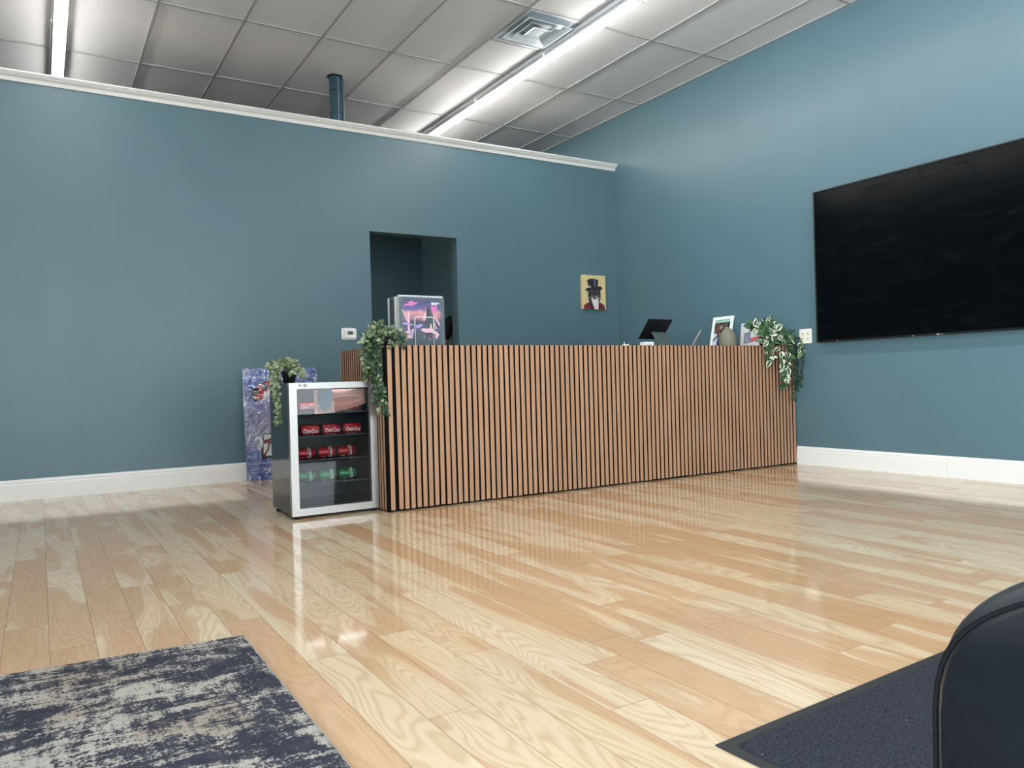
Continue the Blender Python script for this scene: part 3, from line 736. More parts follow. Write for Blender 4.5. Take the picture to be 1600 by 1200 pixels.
# ------------------------------------------------------------------ records in a wire rack
rk = empty('record_rack', (2.06, 4.50, TOP)); tag(rk, 'white wire rack holding upright records on the left end of the desk', 'rack')
M_WIRE = pm('white_wire_coat', (232, 230, 224), .35)
b = MB(); b.smooth = True
def rU(x0, x1, y, h, r=.012):
    p = [(x0, y, .004)]
    for i in range(5): a = PI-PI/2*i/4; p.append((x0+r+r*math.cos(a), y, h-r+r*math.sin(a)))
    for i in range(5): a = PI/2-PI/2*i/4; p.append((x1-r+r*math.cos(a), y, h-r+r*math.sin(a)))
    p.append((x1, y, .004)); return p
b.tube(rU(-.052, .078, -.076, .188), .0028, 8); b.build('front_hoop', M_WIRE, rk)
b = MB(); b.smooth = True; b.tube(rU(-.052, .078, .125, .188), .0028, 8); b.build('back_hoop', M_WIRE, rk)
b = MB(); b.smooth = True
for x_ in (-.052, .078): b.tube([(x_, -.076, .004), (x_, .125, .004)], .0028, 8)
b.build('base_rail', M_WIRE, rk)
M_SLV = [pm('sleeve_'+n, c, .35) for n, c in (('plum', (54, 34, 60)), ('cream', (206, 200, 184)), ('black', (22, 22, 26)), ('silver', (150, 152, 150)), ('tan', (150, 124, 96)), ('white', (222, 222, 216)), ('navy', (34, 40, 66)))]
M_PLAS = glass_mat('clear_record_sleeve', (.97, .98, .98), 1.4, .08, .05, (.8, .83, .83), gain=.6)
def record_art():
    t = NT('purple_sunset_print'); v = t.obj(); s = t.N('ShaderNodeSeparateXYZ', {0: v}); z = t.math('DIVIDE', s.outputs[2], .31)
    n = t.noise(t.mapping(v, (8, 1, 14)), 1.4, 5, .62, .8)
    zz = t.math('ADD', z, t.math('MULTIPLY', t.math('SUBTRACT', n, .5), .22))
    c = t.ramp(zz, [(0, srgb((58, 72, 84))), (.22, srgb((72, 84, 96))), (.36, srgb((84, 80, 120))), (.48, srgb((60, 62, 84))), (.60, srgb((204, 140, 160))), (.68, srgb((226, 160, 150))), (.76, srgb((96, 84, 156))), (.88, srgb((66, 62, 112))), (1, srgb((74, 86, 100)))])
    xx = t.math('ABSOLUTE', t.math('DIVIDE', s.outputs[0], .155))
    ed = t.N('ShaderNodeMapRange', {'Value': xx, 'From Min': .72, 'From Max': .9}).outputs[0]
    c = t.mix(ed, c, srgb((84, 98, 108)))
    t.set(Base_Color=c, Roughness=.4); return t.m
M_ART = record_art()
rec_lab = ['record sleeve with a purple and pink sunset picture, frontmost in the wire rack', 'tall crinkled plastic record sleeve with painted highlight right behind the sunset record', 'cream edged record sleeve, third in the wire rack', 'pale record sleeve behind the cream edged one in the wire rack',
           'white edged record sleeve in the middle of the wire rack', 'dark plum record sleeve in the back half of the wire rack', 'black record sleeve next to the plum one in the wire rack', 'dark navy record sleeve near the back of the wire rack', 'rearmost record sleeve in the wire rack, with a white edge']
rec_m = [None, pm('painted_sleeve_highlight', (196, 202, 198), .3, var=.35, vscale=60), M_SLV[1], M_SLV[5], M_SLV[5], M_SLV[0], M_SLV[2], M_SLV[6], M_SLV[5]]  # second cover painted pale for the bright highlight on its plastic
ys = [4.434, 4.446, 4.460, 4.476, 4.494, 4.520, 4.544, 4.568, 4.592]
cx_ = [2.064, 2.062, 2.058, 2.056, 2.056, 2.056, 2.054, 2.054, 2.056]
for i in range(9):
    t = empty('record', (cx_[i], ys[i], TOP+.007)); tag(t, rec_lab[i], 'record', 'records in the wire rack')
    t.rotation_euler = (RR.uniform(-.012, .004) if i else 0, 0, RR.uniform(-.02, .02) if i else 0)
    h = .305 + (.0135 if i == 1 else .004 if i else 0)
    b = MB(); b.box((-.153, -.002, .0), (.153, .002, h)); b.build('cover', M_ART if i == 0 else rec_m[i], t)
    b = MB(); hp = .318 if i == 1 else .309 if i == 0 else .312
    n = 14; vs = []
    for k in range(n+1):
        x_ = -.157+.314*k/n; d = RR.uniform(0, .004) if 0 < k < n else 0
        vs += [(x_, -.0035, .0), (x_, -.0035-(.0012 if k % 3 else .0), hp-d*.5)]
    b.add(vs, [(2*k, 2*k+2, 2*k+3, 2*k+1) for k in range(n)])
    vs2 = [(x, .0035, z) for x, y, z in vs]; b.add(vs2, [(2*k, 2*k+1, 2*k+3, 2*k+2) for k in range(n)])
    b.build('plastic_sleeve', M_PLAS, t)
    if i == 0: R0 = t
ipk, ipl, ism, idk, ilv = ink('neon_pink', (226, 120, 190)), ink('pale_pink', (240, 196, 206)), ink('smoky_slate', (56, 68, 80)), ink('near_black', (20, 22, 32)), ink('lilac', (176, 160, 220))
# pixel coordinates of the 1516x1200 zoom -> cover coordinates
def Z(p): return ((p[0]-752)/ (1180-325)*.306, (1095-p[1])/ (1095-165)*.305)
zz = lambda l: [Z(p) for p in l]
L = [(ipk, zz([(395, 350), (430, 300), (500, 285), (470, 265), (520, 250), (560, 232), (590, 250), (565, 262), (700, 262), (640, 290), (580, 325), (470, 330)])),
     (ipk, zz([(920, 330), (1050, 325), (1040, 370), (985, 470), (950, 440)])), (ipl, zz([(960, 470), (985, 480), (1100, 690), (1075, 705), (1010, 590)])),
     (ipl, zz([(970, 650), (990, 650), (1030, 770), (1000, 765)])),
     (ism, zz([(820, 570), (835, 380), (870, 330), (905, 350), (950, 470), (975, 640), (1000, 760), (940, 780), (860, 740), (800, 640)])),
     (idk, zz([(850, 380), (872, 340), (890, 400), (880, 560), (850, 540)])),
     (ipl, zz([(760, 600), (790, 480), (830, 430), (820, 570), (790, 610)])),
     (ipl, zz([(360, 395), (385, 405), (440, 500), (475, 600), (470, 460), (500, 430), (510, 500), (505, 740), (520, 830), (560, 770), (590, 780), (560, 880), (550, 945), (480, 950), (420, 860), (410, 820), (470, 810), (465, 640), (430, 540)])),
     (ilv, zz([(500, 800), (560, 790), (540, 920), (500, 900)])),
     (ilv, zz([(370, 660), (430, 645), (600, 690), (590, 705), (380, 690)])), (ilv, zz([(620, 700), (760, 670), (740, 720), (640, 760)])),
     (ipl, zz([(710, 780), (760, 755), (850, 765), (890, 750), (905, 665), (925, 670), (940, 760), (1020, 820), (1075, 870), (1060, 890), (1020, 960), (1000, 950), (1000, 870), (940, 850), (830, 840), (760, 820)])),
     (idk, zz([(820, 845), (900, 835), (960, 860), (950, 950), (880, 960), (830, 900)])), (ipk, zz([(870, 900), (910, 875), (945, 900), (935, 945), (890, 950)])), (idk, ell(*Z((912, 912)), .008, .010, 12)),
     (ipl, zz([(750, 940), (800, 920), (780, 940)])), (ipl, zz([(840, 950), (880, 975), (920, 975), (870, 965)])),
     (iwht, ell(*Z((955, 280)), .010, .010, 14)), (iwht, zz([(985, 258), (1085, 258), (1085, 280), (985, 280)])), (iwht, zz([(985, 286), (1045, 286), (1045, 304), (985, 304)]))]
art('cover_picture', L, Matrix.Translation((0, -.0021, 0)), R0, .00004, .00005)

# ------------------------------------------------------------------ point of sale
M_TAB = pm('black_tablet_shell', (20, 20, 22), .4); M_GREY = pm('slate_grey_metal', (74, 84, 84), .45)
po = empty('payment_terminal', (4.15, 4.62, TOP)); tag(po, 'black double-screen payment terminal on a grey stand, seen from behind, on the desk', 'payment terminal')
PO = Vector(po.location)
def slab(b, o, e1, e2, th):
    o, e1, e2 = Vector(o)-PO, Vector(e1), Vector(e2); n = e1.cross(e2).normalized()*th
    vs = [o, o+e1, o+e1+e2, o+e2]; vs = vs+[v+n for v in vs]
    b.add(vs, [(0, 3, 2, 1), (4, 5, 6, 7), (0, 1, 5, 4), (1, 2, 6, 5), (2, 3, 7, 6), (3, 0, 4, 7)])
b = MB(); slab(b, (4.064, 4.70, 1.066), (.268, .022, 0), (.010, -.120, .149), -.011); b.build('tablet', M_TAB, po, bevel=.003)
b = MB(); slab(b, (4.069, 4.705, 1.0715), (.258, .021, 0), (.0095, -.113, .1405), -.0008); b.build('tablet_screen', M_BLACK, po)
b = MB(); slab(b, (4.208, 4.628, 1.158), (.022, .002, 0), (.002, -.022, .027), -.0008); 
for v in range(len(b.v)): b.v[v] = tuple(Vector(b.v[v])+Vector((0, .0, 0)))
b.build('rear_mark', M_BLACKM, po)
b = MB(); slab(b, (4.160, 4.565, TOP+.001), (.150, .012, 0), (-.015, .080, .125), .010); b.build('stand_arm', M_GREY, po, bevel=.003)
b = MB(); b.box((4.17-PO.x, 4.545-PO.y, 0), (4.50-PO.x, 4.70-PO.y, .012)); b.build('stand_base', M_GREY, po, bevel=.003)
b = MB(); slab(b, (4.475, 4.53, TOP+.013), (.075, .08, 0), (.104, .0, .128), .016); b.build('customer_display', pm('dark_grey_shell', (62, 62, 62), .4), po, bevel=.002)
b = MB(); slab(b, (4.473, 4.529, TOP+.014), (.075, .08, 0), (.104, .0, .128), .003)
for i in range(8): b.v[i] = tuple(Vector(b.v[i])+Vector((-.004, .0, .002)))
b.build('display_glass', pm('pale_screen_edge', (206, 210, 208), .2), po)
b = MB(); b.smooth = True; b.tube([(.03, .03, .006), (-.02, .08, .006), (-.06, .16, .005)], .003, 6); b.build('cable', M_BLACKM, po)

cb = empty('card_reader', (3.972, 4.50, TOP)); tag(cb, 'tiny white card reader on the desk left of the payment terminal', 'card reader')
b = MB(); b.box((-.045, -.03, 0), (.045, .03, .040)); b.build('body', M_WHITEP, cb, bevel=.004)
b = MB(); b.box((-.036, -.0310, .012), (.020, -.0300, .028)); b.build('slot', pm('pale_grey_plastic', (190, 190, 186), .4), cb)
fg = empty('white_figurine', (3.752, 4.50, TOP)); tag(fg, 'tiny white ornament with an upright spike on the desk left of the terminal', 'ornament')
b = MB(); b.smooth = True; b.lathe([(.020, 0), (.026, .008), (.022, .018), (.010, .022), (.0, .023)], n=16); b.build('base', M_WHITEP, fg)
b = MB(); b.smooth = True; b.lathe([(.003, .020), (.003, .040), (.0, .043)], n=8, c=(-.004, 0, 0)); b.build('spike', M_WHITEP, fg)
b = MB(); b.smooth = True; b.lathe([(.0, 0), (.010, .003), (.012, .009), (.008, .016), (0, .019)], n=12, c=(.020, -.014, .004), cap=False); b.build('knob', M_WHITEP, fg)

# ------------------------------------------------------------------ stone vase / diffuser
dv = empty('stone_diffuser', (4.902, 4.55, TOP)); tag(dv, 'olive grey pointed stone diffuser standing in front of the white photo frame', 'diffuser')
b = MB(); b.smooth = True
b.lathe([(.068, 0), (.073, .010), (.0745, .05), (.072, .085), (.064, .112), (.048, .136), (.028, .156), (.010, .170), (.0, .173)], n=32, cap=False)
b.build('cover', pm('olive_stoneware', (118, 116, 98), .7, var=.1, vscale=30, bump=.15), dv)
b = MB(); b.lathe([(.069, 0), (.069, .008)], n=32); b.build('base', pm('dark_base', (70, 62, 50), .6), dv)

# ------------------------------------------------------------------ photo frame and printed box, leaning on the right wall
FACEX = Matrix.Rotation(-PI/2, 4, 'Z')       # local -y face turned to look along -x
def lean_item(name, yc_, hgt, lean_, xo):
    t = empty(name, (xo, yc_, TOP)); t.rotation_euler = (0, lean_, 0); return t
pf = empty('photo_frame', (5.345, 5.075, TOP)); pf.rotation_euler = Euler((-.22, 0, -PI/2)); pf.rotation_mode = 'XYZ'
tag(pf, 'white framed photo of a person holding a baby, leaning against the right wall', 'photo frame')
fw, fh = .247, .322
b = MB(); mitre(b, -fw/2, fw/2, 0, fh, .030, .030, .030, 0, .016); b.build('frame', pm('white_frame_paint', (240, 242, 240), .4, var=.01), pf, bevel=.002)
b = MB(); b.box((-fw/2+.028, .006, .028), (fw/2-.028, .009, fh-.028)); b.build('picture_board', ink('photo_umber', (96, 84, 72)), pf)
sk, skd = ink('skin_brown', (104, 64, 52)), ink('hair_dark', (26, 20, 20)); mint = ink('mint', (150, 206, 184)); jean = ink('denim_blue', (34, 56, 116)); shw = ink('shirt_white', (214, 216, 222))
# coordinates: u -0.5..0.5 across, v 0..1 up inside the opening
iw, ih = fw-.06, fh-.06
def U(l): return [(u*iw, .030+v*ih) for u, v in l]
L = [(mint, U([(-.49, .91), (.49, .91), (.49, .99), (-.49, .99)])), (skd, U([(-.2, .80), (-.1, .78), (-.05, .9), (-.2, .9)])), (skd, U([(.3, .55), (.48, .55), (.48, .9), (.34, .9)])), (skd, U([(.05, .76), (.12, .76), (.16, .9), (.04, .9)])),
     (shw, U([(-.49, .05), (-.49, .50), (-.3, .55), (-.1, .45), (.05, .12), (0, .03)])), (skd, U([(-.49, .2), (-.2, .42), (-.2, .5), (-.49, .3)])),
     (jean, U([(-.25, .06), (-.22, .46), (0, .5), (.12, .3), (.1, .07)])),
     (skd, ell(-.37*iw, .03+.76*ih, .024, .026)), (sk, ell(-.32*iw, .03+.70*ih, .020, .030)), (sk, U([(-.4, .56), (-.2, .62), (.1, .45), (.25, .30), (.2, .22), (-.1, .40), (-.35, .50)])),
     (skd, ell(-.02*iw, .03+.62*ih, .020, .022)), (ink('skin_baby', (176, 132, 112)), ell(-.06*iw, .03+.72*ih, .014, .020)), (shw, ell(.12*iw, .03+.45*ih, .010, .012))]
art('photograph', L, Matrix.Translation((0, .0058, 0)), pf, .0002, .0002)
b = MB(); b.prism([(-.02, .05), (.02, .05), (.015, .25), (-.015, .25)], .004, Matrix.Translation((0, .0165, 0))); b.build('easel_back', M_BLACKM, pf)

bx = empty('printed_box', (5.372, 4.700, TOP)); bx.rotation_euler = Euler((-.13, 0, -PI/2))
tag(bx, 'pale grey box lid printed with a blue and red rectangle, leaning behind the variegated plant', 'box')
b = MB(); b.box((-.15, 0, 0), (.15, .022, .232)); b.build('lid', pm('pale_grey_card', (214, 212, 212), .6, var=.02), bx, bevel=.002)
ib, ibl, ir, igr = ink('box_blue', (132, 138, 170)), ink('box_grey_line', (120, 116, 122)), ink('box_red', (196, 96, 98)), ink('box_lilac', (190, 190, 210))
Q = lambda px, py: (-.15+(px-825)/(1340-825)*.29, .232*(1-(py-285)/(715-285)))
qq = lambda l: [Q(*p) for p in l]
L = [(ibl, qq([(900, 455), (1260, 400), (1260, 408), (1030, 445), (1030, 470), (912, 480), (912, 615), (1260, 570), (1260, 582), (903, 628)])),
     (ib, qq([(915, 482), (1028, 468), (1028, 602), (915, 614)])), (ir, qq([(1032, 540), (1260, 505), (1260, 566), (1032, 600)])),
     (igr, ell(*Q(965, 560), .016, .020)), (ib, ell(*Q(975, 555), .011, .015)), (igr, qq([(945, 508), (990, 500), (990, 510), (945, 518)]))]
art('lid_print', L, Matrix.Identity(4), bx)

# ------------------------------------------------------------------ plants
def leafmat(name, a, bb, rough=.45):
    t = NT(name); t.set(Base_Color=t.mix(t.noise(t.obj(), 35, 3), srgb(a), srgb(bb)), Roughness=rough, Specular_IOR_Level=.4)
    return t.m
M_LG = leafmat('dark_green_leaf', (34, 66, 40), (58, 92, 54)); M_LW = leafmat('cream_variegation', (208, 212, 184), (228, 230, 208)); M_LM = leafmat('mid_green_leaf', (64, 96, 58), (92, 122, 76))
M_SAGE = leafmat('pale_sage_leaf', (120, 132, 100), (160, 168, 134)); M_SAGE2 = leafmat('deep_sage_leaf', (70, 86, 56), (100, 114, 78)); M_IVY = leafmat('dark_ivy_leaf', (22, 44, 30), (44, 72, 46)); M_STEM = pm('plant_stem', (88, 82, 50), .7)
def leaf(b, p, d, nrm, L_, W_, slots, fold=.25, droop=.25, tipw=.0):
    """leaf: 4 strips across x 5 along; slots = material index per strip (outer,inner,inner,outer)"""
    d = d.normalized(); s_ = d.cross(nrm).normalized(); n_ = s_.cross(d).normalized()
    prof = [0, .62, 1, .92, .55, 0]; m = len(prof); rowsv = []
    for i in range(m):
        u_ = i/(m-1); c = p+d*(L_*u_)-n_*(droop*L_*u_*u_); hw = W_/2*prof[i]
        rowsv.append([c+s_*(hw*k)+n_*(abs(k)*hw*fold) for k in (-1, -.55, 0, .55, 1)])
    vs = [v for r_ in rowsv for v in r_]
    for k in range(4):
        b.cur = slots[k]
        b.add([rowsv[i][k] for i in range(m)]+[rowsv[i][k+1] for i in range(m)], [(i, i+1, m+i+1, m+i) for i in range(m-1)])
def rv(R_, s=1): return Vector((R_.gauss(0, s), R_.gauss(0, s), R_.gauss(0, s)))
def vine(pts, n=24):
    pts = [Vector(p) for p in pts]; out = []
    P = [pts[0]]+pts+[pts[-1]]
    for i in range(len(pts)-1):
        for k in range(n//(len(pts)-1)):
            t_ = k/(n//(len(pts)-1)); p0, p1, p2, p3 = P[i], P[i+1], P[i+2], P[i+3]
            out.append(.5*((2*p1)+(-p0+p2)*t_+(2*p0-5*p1+4*p2-p3)*t_*t_+(-p0+3*p1-3*p2+p3)*t_**3))
    out.append(pts[-1]); return out
def plant(name, label, vines, mats, leafL, leafW, step, R_, slotf, pot=None, stemr=.0016, spread=1.0, pairs=True, clamp=None):
    t = empty(name, pot or vines[0][0]); O = Vector(t.location); tag(t, label, 'plant')
    lb, sb = MB(), MB(); lb.smooth = True; sb.smooth = True
    for vi in vines:
        pts = vine(vi); loc = [p-O for p in pts]
        sb.tube(loc, stemr, 5)
        acc = 0; last = loc[0]; k = 0
        for i in range(1, len(loc)):
            seg = (loc[i]-loc[i-1]); ln = seg.length
            while acc < ln:
                p = loc[i-1]+seg*(acc/ln); td = seg.normalized()
                a0 = R_.uniform(0, 2*PI)
                for q in ((0, PI) if pairs else (0,)):
                    u_ = td.orthogonal().normalized(); w2 = td.cross(u_)
                    dr_ = (u_*math.cos(a0+q)+w2*math.sin(a0+q))*spread+td*.45+rv(R_, .18)
                    if clamp: dr_ = clamp(p+O, dr_)
                    nr = Vector((-.35+R_.gauss(0, .35), -1.0+R_.gauss(0, .3), .55+R_.gauss(0, .3))); dr_.y *= .6
                    s = R_.uniform(.7, 1.15)
                    leaf(lb, p, dr_, nr, leafL*s, leafW*s, slotf(R_, p+O), R_.uniform(.05, .35), R_.uniform(.1, .45))
                acc += step*R_.uniform(.75, 1.25)
            acc -= ln
    so = sb.build('stems', M_STEM, t); lo = lb.build('leaves', mats, t)
    return t
def away_desk(p, d):       # keep leaves out of the desk front and off the walls
    if p.y < 4.34 and p.z < 1.0 and d.y > -.05: d.y = -abs(d.y)*.5-.1
    if p.x > 5.38 and d.x > 0: d.x = -d.x
    if p.z > .98 and p.z < 1.04 and d.z < 0: d.z = -d.z*.5
    return d
R1 = random.Random(21)
def varieg(R_, p):
    q = R_.random()
    if q < .34: return (1, 0, 0, 1)
    if q < .46: return (1, 1, 0, 0)
    if q < .50: return (0, 1, 1, 0)
    return (0, 0, 0, 0) if q < .82 else (2, 2, 2, 2)
C1 = (5.23, 4.45, TOP+.11)
vs_ = [[C1, (5.12, 4.36, 1.16), (5.02, 4.27, 1.09), (4.97, 4.25, 1.02), (5.00, 4.25, .95)],
       [C1, (5.14, 4.34, 1.18), (5.06, 4.25, 1.08), (5.04, 4.24, .93), (5.06, 4.245, .85)],
       [C1, (5.20, 4.36, 1.17), (5.17, 4.26, 1.08), (5.16, 4.23, .95), (5.20, 4.24, .80), (5.21, 4.245, .70)],
       [C1, (5.25, 4.38, 1.16), (5.25, 4.26, 1.06), (5.23, 4.22, .92), (5.24, 4.24, .78), (5.20, 4.245, .67)],
       [C1, (5.26, 4.36, 1.13), (5.31, 4.26, 1.05), (5.37, 4.20, .96), (5.385, 4.19, .93)],
       [C1, (5.22, 4.40, 1.21), (5.20, 4.34, 1.21)], [C1, (5.10, 4.44, 1.17), (4.99, 4.38, 1.17)], [C1, (5.30, 4.44, 1.13), (5.36, 4.36, 1.08), (5.35, 4.27, 1.0)]]
pl1 = plant('trailing_houseplant', 'trailing plant with green and cream variegated leaves hanging over the right end of the desk', vs_, [M_LG, M_LW, M_LM], .068, .040, .031, R1, varieg, pot=(5.245, 4.46, TOP), clamp=away_desk, spread=.9)
b = MB(); b.smooth = True; b.lathe([(.0, .0), (.040, 0), (.050, .08), (.053, .085), (.047, .085), (.045, .075), (0, .07)], n=24, cap=False); b.build('pot', M_BLACKM, pl1)
R2 = random.Random(5)
ivyf = lambda R_, p: (0, 0, 0, 0)
C2 = (5.36, 4.40, TOP+.06)
vs_ = [[C2, (5.38, 4.33, 1.07), (5.40, 4.26, .99), (5.385, 4.25, .85), (5.395, 4.25, .70), (5.37, 4.255, .62)],
       [C2, (5.36, 4.33, 1.06), (5.35, 4.25, .98), (5.36, 4.25, .80), (5.34, 4.25, .66), (5.335, 4.255, .55)],
       [C2, (5.33, 4.33, 1.07), (5.31, 4.25, .97), (5.33, 4.24, .86), (5.35, 4.245, .74)],
       [C2, (5.39, 4.32, 1.08), (5.405, 4.22, 1.04), (5.40, 4.20, .92), (5.40, 4.22, .76), (5.39, 4.23, .65)],
       [C2, (5.38, 4.33, 1.10), (5.40, 4.27, 1.12)]]
pl2 = plant('hanging_ivy', 'thin dark green ivy hanging down the far right corner of the desk by the wall', vs_, [M_IVY], .030, .020, .020, R2, ivyf, pot=(5.355, 4.43, TOP), clamp=away_desk)
b = MB(); b.smooth = True; b.lathe([(.0, .0), (.030, 0), (.040, .06), (.036, .06), (0, .05)], n=20, cap=False); b.build('pot', M_BLACKM, pl2)
# left end of the desk
R3 = random.Random(9)
def sagef(R_, p):
    lim = .8 if p.x < 1.655 else (.45 if p.z > 1.07 else .06)
    return (0,)*4 if R_.random() < lim else ((1,)*4 if R_.random() < (.75 if p.z > 1.05 or p.x < 1.665 else .2) else (2,)*4)
C3 = (1.80, 4.44, TOP+.08)
def away_l(p, d):
    if p.x > 1.73 and p.z < .99 and p.y < 4.31: d.y = -abs(d.y)-.05
    elif p.x > 1.70 and p.z < .985 and d.x > 0: d.x = -d.x*.6
    if p.z < .80 and p.y > 4.36 and p.x < 1.76 and d.y > 0: d.y = -d.y
    return d
vs_ = [[C3, (1.74, 4.42, 1.10), (1.67, 4.40, 1.03), (1.655, 4.39, .93), (1.66, 4.38, .84), (1.67, 4.385, .80)],
       [C3, (1.76, 4.38, 1.12), (1.69, 4.35, 1.07), (1.64, 4.36, 1.05), (1.63, 4.37, 1.01)],
       [C3, (1.76, 4.42, 1.09), (1.705, 4.38, 1.03), (1.69, 4.37, .88), (1.70, 4.36, .76), (1.72, 4.35, .66)],
       [C3, (1.77, 4.38, 1.10), (1.725, 4.34, 1.02), (1.715, 4.33, .86), (1.72, 4.33, .72), (1.725, 4.325, .60)],
       [C3, (1.78, 4.36, 1.09), (1.735, 4.32, 1.02), (1.73, 4.31, .90), (1.73, 4.30, .76), (1.735, 4.29, .66), (1.74, 4.285, .58)],
       [C3, (1.76, 4.40, 1.07), (1.72, 4.36, 1.0), (1.71, 4.35, .92), (1.715, 4.34, .80), (1.73, 4.32, .70)],
       [C3, (1.75, 4.44, 1.10), (1.70, 4.44, 1.02), (1.695, 4.42, .92), (1.70, 4.40, .84)],
       [C3, (1.78, 4.40, 1.13), (1.75, 4.36, 1.12)], [C3, (1.77, 4.46, 1.12), (1.72, 4.45, 1.11)], [C3, (1.83, 4.40, 1.10), (1.87, 4.33, 1.03), (1.86, 4.28, .99)],
       [C3, (1.84, 4.38, 1.09), (1.88, 4.31, 1.06), (1.885, 4.29, 1.04)], [C3, (1.82, 4.36, 1.10), (1.80, 4.30, 1.03), (1.785, 4.27, .985)],
       [C3, (1.74, 4.40, 1.08), (1.69, 4.37, 1.04), (1.67, 4.36, .97), (1.675, 4.36, .89)],
       [C3, (1.75, 4.38, 1.07), (1.735, 4.33, .98), (1.73, 4.31, .85), (1.728, 4.31, .74)]]
pl3 = plant('trailing_greenery', 'bushy sage and dark green trailing plant hanging over the left corner of the desk', vs_, [M_SAGE, M_SAGE2, M_IVY], .031, .021, .0125, R3, sagef, pot=(1.815, 4.47, TOP), clamp=away_l)
b = MB(); b.smooth = True; b.lathe([(.0, .0), (.036, 0), (.044, .08), (.040, .08), (0, .07)], n=20, cap=False); b.build('pot', M_BLACKM, pl3)
# on the fridge
R4 = random.Random(31)
def sagef2(R_, p): return (0,)*4 if R_.random() < .6 else (1,)*4
C4 = (1.270, 4.62, FZ1+.065)
def away_f(p, d):
    if p.z < FZ1+.01 and p.x < FX0+.02 and d.x > 0: d.x = -d.x*.6
    if p.z < FZ1+.05 and p.x > FX0: d.z = abs(d.z)+.1
    return d
vs_ = [[C4, (1.23, 4.60, .90), (1.18, 4.58, .87), (1.165, 4.56, .78), (1.175, 4.55, .68), (1.18, 4.55, .58), (1.175, 4.55, .54)],
       [C4, (1.24, 4.58, .90), (1.185, 4.55, .86), (1.19, 4.54, .76), (1.195, 4.54, .64), (1.19, 4.54, .56)],
       [C4, (1.24, 4.64, .91), (1.18, 4.64, .90), (1.145, 4.62, .88)], [C4, (1.25, 4.60, .91), (1.20, 4.57, .89), (1.18, 4.55, .83), (1.18, 4.54, .74)],
       [C4, (1.28, 4.60, .91), (1.31, 4.56, .87), (1.325, 4.54, .81)], [C4, (1.27, 4.58, .91), (1.26, 4.54, .88), (1.27, 4.53, .84)],
       [C4, (1.29, 4.62, .905), (1.335, 4.60, .88), (1.345, 4.59, .83)], [C4, (1.27, 4.62, .925), (1.22, 4.60, .915)], [C4, (1.28, 4.62, .92), (1.31, 4.60, .90)],
       [C4, (1.27, 4.66, .92), (1.25, 4.68, .90)], [C4, (1.30, 4.64, .90), (1.34, 4.66, .86)], [C4, (1.22, 4.62, .91), (1.17, 4.60, .85), (1.17, 4.58, .80)]]
pl4 = plant('fridge_plant', 'pale sage trailing plant in a black pot on top of the drinks fridge', vs_, [M_SAGE, M_SAGE2], .029, .021, .0115, R4, sagef2, pot=(1.270, 4.62, FZ1), clamp=away_f)
b = MB(); b.smooth = True; b.lathe([(.0, .0), (.032, 0), (.044, .060), (.048, .070), (.042, .070), (.040, .06), (0, .058)], n=24, cap=False); b.build('pot', M_BLACKM, pl4)

# ------------------------------------------------------------------ rug and mat
def rugm():
    t = NT('distressed_rug_pile'); v = t.obj()
    big = t.noise(t.mapping(v, (1.0, 1.9, 1)), 5.5, 5, .68, .8)
    st = t.noise(t.mapping(v, (42, 7, 1)), 1, 3, .65, .5); st2 = t.noise(t.mapping(v, (9, 60, 1)), 1, 3, .65, .4)
    fine = t.noise(v, 150, 3, .7)
    pile = t.noise(t.mapping(v, (1, .6, 1)), 520, 2, .6)
    s_ = t.math('ADD', t.math('MULTIPLY', big, 1.15), t.math('MULTIPLY', t.math('ADD', st, st2), .42))
    s_ = t.math('ADD', s_, t.math('MULTIPLY', fine, .75)); s_ = t.math('SUBTRACT', s_, t.math('MULTIPLY_ADD', t.N('ShaderNodeMapRange', {'Value': t.N('ShaderNodeSeparateXYZ', {0: v}).outputs[0], 'From Min': .45, 'From Max': .80}).outputs[0], .05, .872))
    f = t.N('ShaderNodeMapRange', {'Value': s_, 'From Min': .45, 'From Max': .57}).outputs[0]
    tan = t.N('ShaderNodeMapRange', {'Value': t.noise(v, 3.3, 2), 'From Min': .5, 'From Max': .62}).outputs[0]
    light = t.mix(t.math('MULTIPLY', tan, .6), srgb((176, 169, 158)), srgb((148, 130, 113)))
    dark = t.mix(t.noise(v, 30, 3), srgb((30, 33, 48)), srgb((76, 76, 84)))
    c = t.mix(f, dark, light); c = t.mix(t.math('MULTIPLY', pile, .22), c, srgb((40, 40, 46)))
    t.set(Base_Color=c, Roughness=.95, Specular_IOR_Level=.1)
    t.bump(t.math('ADD', t.math('MULTIPLY', pile, 1.0), fine), .7, .004); return t.m
rg = empty('area_rug', (-.35, 1.4, 0)); tag(rg, 'distressed navy, grey and beige area rug at the lower left of the floor', 'rug')
a = [(-2.6, 2.685), (.508, 2.447), (.494, .20), (-2.6, .20)]
b = MB(); n = 120; top = []
RG = random.Random(4)
def edge(p, q, n_, amp):
    out = []
    for i in range(n_):
        u_ = i/n_; e_ = amp*RG.uniform(-1, 1); d_ = Vector((q[0]-p[0], q[1]-p[1])).normalized()
        out.append((p[0]+(q[0]-p[0])*u_-d_.y*e_+.35, p[1]+(q[1]-p[1])*u_+d_.x*e_-1.4))
    return out
ol = edge(a[0], a[1], 300, .0015)+edge(a[1], a[2], 260, .0025)+edge(a[2], a[3], 4, 0)+edge(a[3], a[0], 4, 0)
N_ = len(ol)
b.add([(x_, y_, .001) for x_, y_ in ol]+[(x_, y_, .009) for x_, y_ in ol], [tuple(range(N_, 2*N_))[::-1], tuple(range(N_))]+[(i, i+N_, (i+1) % N_+N_, (i+1) % N_) for i in range(N_)])
ro = b.build('pile', rugm(), rg)
b = MB(); pr = [(.508+.35+.002, 2.447-1.4), (.494+.35+.002, .20-1.4)]
